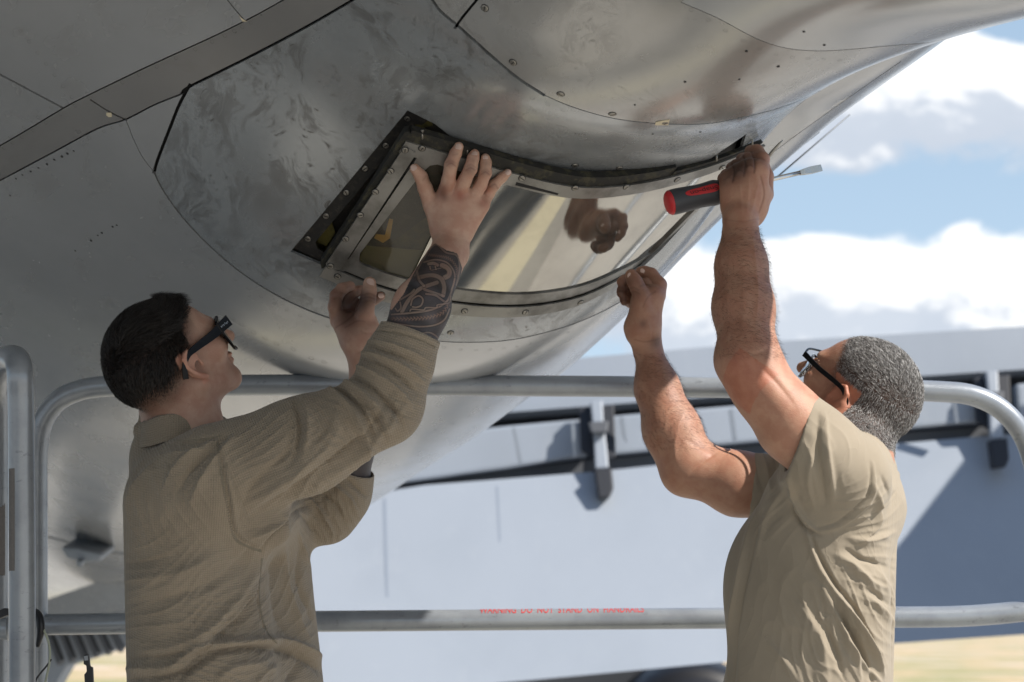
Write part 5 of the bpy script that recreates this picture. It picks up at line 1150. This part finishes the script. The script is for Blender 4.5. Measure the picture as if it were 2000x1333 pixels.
# ------------------------------------------------------------------ man in the short sleeve shirt
p2 = empty('person', tuple(W(1580, 1500, 3.6)*np.array([1, 1, 0]))); tag(p2, 'man with short grey hair in tan T-shirt gripping a screwdriver against the panel', 'person')
A2 = head_axes(35, 40, -1, 0); O2 = W(1662, 786, 3.76)
HK = 3.60
def man2():
    head = head_grp((A2, O2), 0)
    neck = [(pc((1664,825,3.74), (1650,930,3.68), 68, 80), .03), (pc((1655,905,3.68), (1620,1010,3.66), 80, 110), .05)]
    De = DP(1440, 400) if False else 3.60
    arm = [(pc((1625,905,3.46), (1548,830,3.45), 70, 63), .04), (pc((1548,830,3.45), (1462,700,3.455), 62, 50), .04), (pe((1505,770,3.425), (62, 40, 34), (-90,-120)), .04), (pe((1470,765,3.45), (50, 40, 36), (-70,-110)), .04),
           (pc((1462,700,3.455), (1452,600,3.50), 56, 55), .035), (pc((1452,600,3.50), (1448,520,3.53), 55, 46), .03), (pc((1448,520,3.53), (1446,432,3.57), 45, 34), .03), (pe((1432,705,3.46), (26, 26, 26)), .03)]
    # left fist, back of the hand to the camera
    D = 3.60
    palm = [(pc((1446,430,D-.01), (1452,385,D), 34, 36), .02), (pc((1432,400,D), (1424,352,D), 24, 20), .016), (pc((1448,400,D-.004), (1444,340,D-.004), 24, 20), .016), (pc((1462,400,D-.004), (1464,330,D-.004), 24, 20), .016), (pc((1474,405,D), (1483,335,D), 24, 20), .016), (pc((1468,420,D+.01), (1490,380,D+.016), 24, 18), .016)]
    fin = [[(1483,337,D,18.5), (1487,312,D+.020,16), (1478,297,D+.045,14.5), (1466,296,D+.066,12.5)],
           [(1464,332,D-.004,18), (1462,314,D+.022,15.5), (1452,313,D+.048,14.5), (1450,330,D+.062,12.5)],
           [(1444,342,D-.004,17), (1440,326,D+.024,15), (1432,330,D+.046,14), (1434,350,D+.052,12)],
           [(1424,354,D,15.5), (1420,344,D+.022,13.5), (1414,350,D+.042,12.5), (1418,368,D+.046,11)],
           [(1478,415,D+.014,18), (1494,380,D+.026,16.5), (1496,345,D+.040,15), (1488,316,D+.056,12.5)]]
    # right hand pinching the lower corner
    E = 3.90
    arm2 = [(pc((1560,960,3.80), (1440,945,3.81), 58, 56), .04), (pc((1440,945,3.81), (1345,912,3.83), 56, 46), .04), (pc((1345,912,3.83), (1312,840,3.85), 53, 52), .035), (pc((1312,840,3.85), (1284,760,3.87), 51, 40), .03), (pc((1284,760,3.87), (1265,678,3.89), 38, 26), .03), (pe((1335,935,3.83), (24, 22, 20)), .03)]
    E = 0
    palm2 = [(pc((1264,682,3.89), (1258,640,3.885), 27, 30), .02), (pc((1258,645,3.885), (1275,580,3.885), 28, 24), .02), (pc((1252,640,3.88), (1253,588,3.878), 26, 22), .016), (pc((1245,650,3.88), (1240,640,3.88), 20, 18), .016), (pc((1264,600,3.892), (1259,556,3.897), 18, 13.5), .01)]
    fin2 = [[(1284,576,3.89,17), (1287,557,3.90,15.5), (1272,537,3.912,13.5), (1260,532,3.918,12), (1251,531,3.92,10)],
            [(1266,581,3.905,16), (1252,565,3.925,14), (1236,553,3.925,13), (1220,548,3.918,11), (1214,551,3.912,10)],
            [(1260,593,3.91,15), (1244,583,3.93,13.5), (1228,573,3.925,12.5), (1216,568,3.915,11), (1214,573,3.91,10)],
            [(1254,605,3.91,14), (1242,597,3.925,12), (1230,589,3.92,11.5), (1221,585,3.912,10), (1220,589,3.908,9)],
            [(1256,609,3.87,22), (1254,581,3.868,17.5), (1244,559,3.868,15), (1239,549,3.87,14.5), (1233,538,3.874,12.5)]]
    items = head+neck+arm+[(Grp([(g, k) for g, k in hand_group(palm, fin, .006)]), .012)]+arm2+[(Grp([(g, k) for g, k in hand_group(palm2, fin2, .005)]), .012)]
    items += [(pc((1625,1010,3.62), (1580,1380,3.66), 90, 100), .06)]
    g = Grp(items); V, F = surface_nets(g, .0021); V = relax(V, F, 3, .45); N = vnormals(V, F)
    V = folds(V, N, F, [([(1462,690),(1490,720),(1520,750),(1550,790)], 14, -.0028), ([(1445,680),(1475,690),(1500,680),(1512,668)], 9, -.0020), ([(1450,660),(1452,600),(1450,540)], 14, .0016), ([(1474,640),(1480,580),(1476,520),(1468,450)], 9, .0016), ([(1425,650),(1420,580),(1424,500)], 12, .0014),
                        ([(1424,365),(1432,400),(1438,425)], 6, .0012, (3.4,3.64)), ([(1444,350),(1448,390),(1449,420)], 6, .0012, (3.4,3.64)), ([(1464,342),(1462,385),(1458,420)], 6, .0012, (3.4,3.64)), ([(1483,350),(1474,390),(1466,420)], 6, .0010, (3.4,3.64)),
                        ([(1418,352),(1426,346),(1434,352)], 8, .0022, (3.4,3.64)), ([(1438,338),(1446,333),(1454,339)], 8, .0022, (3.4,3.64)), ([(1457,328),(1466,324),(1474,330)], 8, .0022, (3.4,3.64)), ([(1414,430),(1446,434),(1480,430)], 4, -.0012), ([(1431,352),(1434,338),(1430,322)], 3, -.0030, (3.4,3.75)), ([(1453,340),(1456,322),(1452,306)], 3, -.0030, (3.4,3.75)), ([(1473,335),(1474,316),(1468,300)], 3, -.0030, (3.4,3.75)), ([(1486,345),(1492,380),(1482,415)], 4, -.0016, (3.4,3.66)), ([(1408,392),(1420,396),(1430,392)], 3, -.0010, (3.4,3.66)), 
                        ([(1405,470),(1445,474),(1485,470)], 5, -.0008), ([(1395,895),(1380,880),(1340,860)], 10, -.0016), ([(1400,885),(1370,905),(1345,930)], 7, -.0026), ([(1340,800),(1320,850),(1320,900)], 10, .0018),
                        ([(1228,565),(1237,561),(1247,566)], 2.5, -.0007), ([(1230,572),(1240,570),(1250,573)], 2.5, -.0007), ([(1262,620),(1270,650),(1266,680)], 5, .0010), ([(1245,660),(1262,664),(1285,660)], 3, -.001)])
    q = pix(V); N = vnormals(V, F); T = tint_base(len(V)); nearh = q[:, 2] < 3.78
    for x, y, r, k in ((1425,340,22,.7), (1445,325,22,.8), (1465,312,20,.7), (1440,330,26,.7), (1478,300,18,.35), (1410,355,14,.6)): tmul(T, gauss(q, x, y, r)*k*nearh, (.22, .18, .17))
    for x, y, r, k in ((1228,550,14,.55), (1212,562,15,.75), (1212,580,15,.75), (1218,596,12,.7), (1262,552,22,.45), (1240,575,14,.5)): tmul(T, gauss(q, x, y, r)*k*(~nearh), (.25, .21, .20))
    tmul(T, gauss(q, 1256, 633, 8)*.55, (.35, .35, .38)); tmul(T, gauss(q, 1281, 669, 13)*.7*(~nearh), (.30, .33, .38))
    for P_, k in (([(1431,356),(1434,338),(1430,320)], .75), ([(1453,345),(1456,322),(1452,304)], .75), ([(1473,338),(1474,316),(1468,298)], .75), ([(1486,345),(1493,380),(1483,415)], .4), ([(1414,352),(1424,347),(1433,352)], .45), ([(1438,338),(1446,333),(1454,338)], .45), ([(1458,328),(1466,323),(1473,328)], .45), ([(1412,428),(1446,433),(1482,428)], .35), ([(1478,312),(1486,308),(1494,314)], .4),
                  ([(1228,566),(1237,562),(1247,567)], .5), ([(1229,573),(1239,570),(1249,574)], .4), ([(1250,560),(1262,556),(1270,560)], .4), ([(1222,556),(1222,600)], .55), ([(1210,569),(1222,570)], .6), ([(1212,587),(1224,588)], .6), ([(1256,600),(1266,580),(1280,570)], .4), ([(1240,664),(1262,668),(1288,662)], .35)):
        r, fr, _ = dpoly(catmull(P_, 5), q[:, 0], q[:, 1]); tmul(T, np.exp(-(r/1.8)**2)*k, (.32, .22, .20))  # shade of finger creases and gaps tinted into the skin
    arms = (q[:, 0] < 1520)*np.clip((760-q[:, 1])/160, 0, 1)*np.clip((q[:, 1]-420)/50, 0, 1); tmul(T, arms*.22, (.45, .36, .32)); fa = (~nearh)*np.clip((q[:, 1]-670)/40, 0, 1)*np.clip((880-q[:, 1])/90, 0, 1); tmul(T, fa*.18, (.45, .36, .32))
    loc = (V-O2)@A2.T; z, x = loc[:, 2], loc[:, 0]
    hairline = np.where(x < .012, -.066+np.clip(x+.06, 0, .1)*.80, np.where(x < .040, .004+(x-.012)*1.1, .045+(x-.040)*1.5))
    isneck = (np.abs(loc[:, 1]) < .12)&(x > -.14)&(x < .13)&(z > -.13)&(z < .17); ear = (np.abs(loc[:, 1]) > .067)&(np.abs(z) < .043)&(np.abs(x+.006) < .036)
    tmul(T, np.clip((z-hairline)/.03, 0, 1)*isneck*(~ear)*.95, (.16, .17, .20)); tmul(T, np.clip((z-hairline+.035)/.03, 0, 1)*isneck*(~ear)*.3, (.5, .42, .4)); tmul(T, ear*.5, (1.05, .62, .52))
    tmul(T, np.exp(-((x-.05)/.05)**2-((z+.065)/.03)**2)*isneck*.3, (.6, .55, .55))
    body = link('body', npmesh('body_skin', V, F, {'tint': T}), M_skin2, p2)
    nail(body, W(1233, 540, 3.874-.0125), (-.1, -1, .15), (-.35, 0, 1), .0072, .0080); nail(body, W(1256, 529, 3.918-.0115), (0, -1, .3), (-1, 0, .2), .0050, .0055)
    dens = np.clip((z-hairline+.010)/.03, 0, 1)*isneck*(~ear); dens[x > .088] = 0; topk = np.clip((z-.07)/.05, 0, 1)
    ln = .0022+.0055*np.clip((z-hairline-.01)/.05, 0, 1)+.005*topk
    def dirf(P, Nn, rs):
        l = (P-O2)@A2.T; sw = np.stack([np.where(l[:, 2] > .06, .5, -.1), 0*l[:, 0], np.where(l[:, 2] > .06, .1, -.7)], 1); d = sw@A2+rs.normal(0, .2, P.shape); return d/np.linalg.norm(d, axis=1)[:, None]
    hair_strands('hair', V, N, dens*(.6+ln*60), ln*.85, .00062, dirf, 62000, p2, M_hair2, 5, .45)
    # hairs on the forearms
    ax1 = W(1446,432,3.57)-W(1462,700,3.455); ax1 /= np.linalg.norm(ax1); ax2 = W(1265,678,3.89)-W(1345,912,3.83); ax2 /= np.linalg.norm(ax2)
    m1 = nearh&(q[:, 1] > 445)&(q[:, 1] < 700)&(q[:, 0] < 1540); m2 = (~nearh)&(q[:, 1] > 690)&(q[:, 1] < 880)&(q[:, 0] < 1400); dn = (m1|m2).astype(float)
    def dira(P, Nn, rs):
        n2 = (pix(P)[:, 2] < 3.7)[:, None]; a = np.where(n2, -ax1*.25, -ax2*.2); d = a+np.array([.75, -.2, -.1])*np.where(n2, 1, .9)+rs.normal(0, .33, P.shape)-Nn*.0; d -= Nn*(d*Nn).sum(1)[:, None]*.6; d += Nn*.0; return d/np.linalg.norm(d, axis=1)[:, None]
    hair_strands('arm_hair', V, N, dn, np.full(len(V), .0125), .00024, dira, 9500, p2, M_armhair, 9)
    return body
def shirt2():
    items = [(pc((1612,1000,3.55), (1568,1430,3.60), 124, 172), .05), (pc((1640,1005,3.76), (1580,1430,3.78), 112, 160), .06), (pe((1655,990,3.64), (108, 120, 118)), .05), (pc((1640,925,3.52), (1610,960,3.80), 78, 72), .05), (pc((1668,900,3.66), (1650,960,3.64), 62, 100), .05), (pc((1690,915,3.76), (1660,970,3.74), 58, 90), .05), (pe((1545,1140,3.62), (128, 110, 150)), .07)]
    u = np.array([-143, 0, 48.])/151; cp = W(1556, 856, 3.45); sl = Grp([(pc((1645,930,3.48), (1590,880,3.455), 92, 82), .04), (pc((1590,880,3.455), (1540,826,3.45), 80, 76), .03), (Half(cp, u, rad=.16), .002, 'sub'), (pc((1600,885,3.455), (1500,780,3.45), 70, 66), .004, 'sub')])
    u2 = np.array([-1, 0, .12]); cp2 = W(1466, 938, 3.80); sl2 = Grp([(pc((1590,970,3.78), (1440,940,3.81), 78, 58), .04), (Half(cp2, u2, rad=.14), .002, 'sub'), (pc((1520,955,3.80), (1420,940,3.81), 57, 55), .003, 'sub')])
    c = W(1672, 905, 3.67); n = 18; ring = []
    for k in range(n):
        a, b = 2*math.pi*k/n, 2*math.pi*(k+1)/n; f = lambda t: c+np.array([math.cos(t)*74, math.sin(t)*78, math.sin(t)*4-math.cos(t)*26])*3.67/FPX
        ring.append((Cone(f(a), f(b), .0085, .0085), .006))
    g = Grp([(Grp(items), .04), (Grp(ring), .005), (sl, .035), (sl2, .03), (pc((1664,800,3.74), (1668,892,3.70), 62, 69), .004, 'sub')])
    V, F = surface_nets(g, .0026, zmin=CAMZ-.18); V = relax(V, F, 2, .4); N = vnormals(V, F)
    fl = [([(1700,905),(1700,940),(1690,975),(1640,1018),(1590,1034)], 3.5, -.0022), ([(1706,905),(1708,945),(1698,983),(1645,1026),(1595,1042)], 6, .0022),
        ([(1540,935),(1552,970),(1570,1010),(1592,1036)], 8, .0055), ([(1545,985),(1556,1010),(1575,1032),(1600,1044)], 5, -.0060), ([(1600,815),(1598,870),(1606,930),(1612,980)], 9, -.0038), ([(1612,812),(1616,870),(1625,930),(1630,970)], 10, .0036), ([(1585,890),(1580,940),(1590,990)], 10, .0030), ([(1570,800),(1555,850),(1535,905),(1528,925)], 2.5, -.0012),
        ([(1575,1030),(1590,1080),(1615,1130),(1650,1180),(1690,1240),(1718,1300)], 8, .0050), ([(1582,1040),(1604,1095),(1635,1145),(1680,1200),(1712,1262)], 6, -.0045), ([(1640,1170),(1665,1200),(1700,1262),(1725,1320)], 9, .0075), ([(1628,1180),(1655,1222),(1688,1280),(1705,1330)], 7, -.0065), ([(1610,1150),(1640,1210),(1668,1270),(1682,1333)], 9, .0050), ([(1600,1210),(1630,1262),(1650,1333)], 9, -.0040), ([(1655,1250),(1690,1300),(1720,1333)], 8, .0050),
        ([(1640,1085),(1670,1105),(1700,1135),(1730,1150)], 11, .0050), ([(1650,1072),(1685,1092),(1740,1110)], 8, -.0045), ([(1660,1050),(1700,1055),(1745,1040)], 10, .0042), ([(1700,1010),(1730,990),(1750,960)], 9, -.0035), ([(1710,950),(1722,990),(1712,1030),(1680,1060)], 9, .0040), ([(1722,930),(1738,970),(1735,1010)], 7, -.0030),
        ([(1480,990),(1458,1060),(1440,1140),(1425,1230),(1420,1333)], 7, .0035), ([(1490,1000),(1470,1070),(1452,1150),(1438,1240),(1434,1333)], 8, -.0040), ([(1530,960),(1500,1010),(1480,1080)], 12, .0035), ([(1560,1180),(1600,1240),(1620,1333)], 14, .0030), ([(1500,1250),(1540,1300),(1560,1333)], 13, .0025), ([(1720,1120),(1745,1170),(1742,1220)], 9, .0035), ([(1690,1160),(1735,1205),(1745,1250)], 8, .0045), ([(1700,1150),(1740,1185)], 6, -.0035),
        ([(1468,895),(1480,930),(1492,965)], 6, -.0030), ([(1490,888),(1500,920),(1508,960)], 8, .0032), ([(1515,885),(1518,920),(1520,950)], 7, -.0030)]
    V = folds(V, N, F, fl, 1.9); V = wrinkles(V, N, [(1670,1200,110,55,48,.0032), (1640,1290,110,60,46,.0030), (1700,1000,70,-30,40,.0024), (1560,1180,120,80,70,.0022), (1600,900,80,75,48,.0022), (1500,1000,70,-65,40,.0022), (1720,1120,80,25,38,.0026)], 8); V = relax(V, F, 1, .3)
    return link('shirt', npmesh('shirt', V, F), M_shirt2, p2)
body2 = man2(); shirt_2 = shirt2()
stitches(p2, [(1575,790),(1560,845),(1540,900),(1532,921)], shirt_2, 60, .0012, .0006)
legs(p2, 1580, 3.66, -1)

# ------------------------------------------------------------------ eyewear
def eyewear(name, label, A, O, side, lensmat, framemat, wf, clear=False):
    root = empty(name, tuple(O+A[0]*.07+A[2]*.02)); tag(root, label, 'glasses')
    P = lambda x, y, z: O+A[0]*x+A[1]*y+A[2]*z
    for s in (1, -1):
        # temple arm: flat bar from hinge over the ear
        pts = catmull([P(.104, .0705*s, .030), P(.06, .0755*s, .027), (P(.01, .0815*s, .028)), P(-.012, .0850*s, .026), P(-.028, .0850*s, .014), P(-.038, .083*s, -.006)], 7); T = np.gradient(pts, axis=0); T /= np.linalg.norm(T, axis=1)[:, None]; v = []; f = []; n = len(pts)
        hh = np.interp(np.linspace(0, 1, n), [0, .12, .5, .8, 1], wf); th = .0016
        for i in range(n):
            up = A[2]-T[i]*A[2].dot(T[i]); up /= np.linalg.norm(up); sd = np.cross(T[i], up)
            for a, b in ((1, 1), (1, -1), (-1, -1), (-1, 1)): v.append(pts[i]+up*a*hh[i]+sd*b*th)
        for i in range(n-1):
            for k in range(4): f.append((4*i+k, 4*i+(k+1) % 4, 4*i+4+(k+1) % 4, 4*i+4+k))
        f += [(0, 1, 2, 3), (4*n-1, 4*n-2, 4*n-3, 4*n-4)]
        b = MB(); b.add((v, f)); b.build('temple_arm', framemat, root, bevel=.0006)
        # front: rim and lens
        if clear: out = [(.072, .026), (.066, -.006), (.048, -.016), (.024, -.014), (.009, .002), (.006, .022), (.020, .030), (.050, .032)]
        else: out = [(.074, .040), (.073, .012), (.063, -.018), (.040, -.026), (.018, -.020), (.009, .002), (.009, .028), (.022, .038), (.048, .042)]
        L = np.array([P(.113-.16*(y**2)/.006*.1-(.022 if clear else .019)*(y/.07)**2, y*s, z) for y, z in out]); ring = catmull(np.vstack([L, L[:1]]), 5)[:-1]; c = ring.mean(0); n = len(ring); v = [c+A[0]*.003]+list(c+(ring-c)*.55+A[0]*.002)+list(ring); f = [(0, 1+k, 1+(k+1) % n) for k in range(n)]+[(1+k, 1+n+k, 1+n+(k+1) % n, 1+(k+1) % n) for k in range(n)]
        lo = link('lens', pymesh('lens', v, f), lensmat, root); md = lo.modifiers.new('t', 'SOLIDIFY'); md.thickness = .0018
        vv, ff = tube(np.vstack([ring, ring[:1]]), .0010 if clear else .0026, 8, False); link('rim', pymesh('rim', vv, ff), framemat if not clear else lensmat, root)
    vv, ff = tube(catmull([P(.114, .012, .022), P(.119, 0, .025), P(.114, -.012, .022)], 5), .0024, 8); link('bridge', pymesh('bridge', vv, ff), framemat, root)
    if clear:
        vv, ff = tube(catmull([P(.103, .070, .030), P(.116, .040, .036), P(.121, 0, .036), P(.116, -.040, .036), P(.103, -.070, .030)], 6), .0022, 8); link('brow_bar', pymesh('brow_bar', vv, ff), framemat, root)
    return root
M_blkgloss = mat('black_acetate', (.005, .005, .006), .28, spec=.2)
M_lensd = mat('dark_lens', (.004, .004, .005), .05, spec=.7)
M_lensc = mat('clear_lens', (.95, .97, .97), .02, spec=.5, **{'Transmission Weight': .95, 'IOR': 1.2})
gl1 = eyewear('sunglasses', 'black sunglasses worn by the man in the long sleeve shirt', A1, O1, 1, M_lensd, M_blkgloss, [.0105, .0090, .0055, .0046, .0052])
gl2 = eyewear('safety_glasses', 'clear lens safety glasses with black arms on the grey haired man', A2, O2, -1, M_lensc, M_blkgloss, [.0055, .0048, .0042, .0046, .0052], True)
# script logo on the temple arm: short silver strokes
b = MB(); P_ = lambda x, z: O1+A1[0]*x-A1[1]*.0758+A1[2]*z
for i, (x, z, w) in enumerate([(.096,.030,.001), (.093,.029,.0016), (.090,.0305,.0012), (.0865,.0295,.0014), (.0835,.030,.001), (.0805,.0295,.0016)]): b.box(P_(x, z)-A1[1]*(.0012-(x-.09)*-.11*0), (w*.5, .0002, .0016), np.stack([A1[0], A1[1], A1[2]]))
b.build('logo', M_alu, gl1)

# ------------------------------------------------------------------ screwdriver held in the fist
sdv = empty('screwdriver', tuple(W(1352, 390, 3.60))); tag(sdv, 'flat blade screwdriver with dark grey and red handle gripped in the raised fist', 'screwdriver')
M_grip = mat('grip_grey', (.045, .048, .055), .5); M_gred = mat('grip_red', (.52, .025, .03), .42); M_chrome = mat('chrome_shaft', (.62, .61, .58), .16, 1.0); M_letter = mat('grip_letter', (.05, .012, .014), .5)
def driver():
    a = W(1306, 397, 3.61); b = W(1412, 373, 3.64); d = (b-a)/np.linalg.norm(b-a); s = 3.61/FPX
    ts = [0, .02, .06, .15, .35, .55, .72, .85, 1.0, 1.25, 1.5]; rs_ = [19, 23.5, 25, 25.5, 24.5, 23.5, 24.5, 25.5, 21, 15, 14]
    P = np.array([a+(b-a)*t for t in ts]); f_ = catmull(np.c_[P, np.array(rs_)*s], 5); v, f = tube(f_[:, :3], f_[:, 3], 28); link('handle', pymesh('handle', v, f), M_grip, sdv)
    P = np.array([a-d*.0035, a-d*.002, a+d*.0005, a+d*.0035]); v, f = tube(P, np.array([14, 20.5, 23.2, 24.9])*s, 28); link('end_cap', pymesh('end_cap', v, f), M_gred, sdv)
    up = np.cross(d, [0, 1, 0]); up /= np.linalg.norm(up); up *= np.sign(up[2]) or 1; fw = np.cross(up, d); fw *= -1 if fw[1] > 0 else 1
    def onh(t, h, e=0):
        """t along, h height -1..1 in radii"""
        r = np.interp(t, ts, rs_)*s+e; an = h; return a+(b-a)*t+up*math.sin(an)*r+fw*math.cos(an)*r
    v = []; f = []; n = 26
    out = [(.25+.62*(.5-.5*math.cos(math.pi*i/n))) for i in range(n+1)]
    for t in out:
        q = (t-.56)/.31; w = .40*max(0, 1-abs(q)**5)**.5*(.8+.2*q)+.001
        for k in range(7): v.append(onh(t, .22+w*(k/3-1), .0006))
    for i in range(n):
        for k in range(6): f.append((i*7+k, i*7+k+1, (i+1)*7+k+1, (i+1)*7+k))
    link('inlay', pymesh('inlay', v, f), M_gred, sdv)
    me = wrap_text('Snap-on', 1, 0, 0, M_letter, sdv); co = np.array([v_.co for v_ in me.vertices]); x = (co[:, 0]-co[:, 0].min())/np.ptp(co[:, 0]); y = (co[:, 1]-co[:, 1].min())/np.ptp(co[:, 1])
    for v_, X, Y in zip(me.vertices, x, y): v_.co = onh(.84-.50*X, .22+.24-.48*Y, .0012)
    link('lettering', me, None, sdv)
    # shaft and blade
    c0 = W(1440, 366.5, 3.648); c1 = W(1562, 338, 3.682); dd = (c1-c0)/np.linalg.norm(c1-c0); v, f = tube(np.array([c0, c0+(c1-c0)*.5, c1]), .0042, 14); link('shaft', pymesh('shaft', v, f), M_chrome, sdv)
    uz = np.cross(dd, [0, 1, 0]); uz /= np.linalg.norm(uz); uz *= np.sign(uz[2]); yy = np.cross(uz, dd); v = []; secs = [(0, .0042, .0042), (.010, .0056, .0036), (.022, .0068, .0026), (.036, .0066, .0018), (.0455, .0062, .0012)]
    for L, w, t in secs:
        for sa, sb in ((1, 1), (1, -1), (-1, -1), (-1, 1)): v.append(c1+dd*L+uz*w*sa+yy*t*sb)
    f = [(4*i+k, 4*i+(k+1) % 4, 4*i+4+(k+1) % 4, 4*i+4+k) for i in range(4) for k in range(4)]+[(16, 17, 18, 19), (3, 2, 1, 0)]
    b_ = MB(); b_.add((v, f)); b_.build('blade', M_chrome, sdv, bevel=.0004)
driver()
pk = empty('scribe_tool', tuple(W(1508, 300, 3.72))); tag(pk, 'thin dark pointed tool sticking up behind the fist', 'hand tool')
v, f = tube(np.array([W(1492, 318, 3.72), W(1510, 295, 3.72), W(1522, 281, 3.72), W(1529, 274, 3.72)]), [.0035, .0032, .0022, .0007], 10); link('shank', pymesh('shank', v, f), M_screw, pk)
v, f = tube(np.array([W(1478, 336, 3.72), W(1493, 317, 3.72)]), .0055, 12); link('ferrule', pymesh('ferrule', v, f), M_blackp, pk)
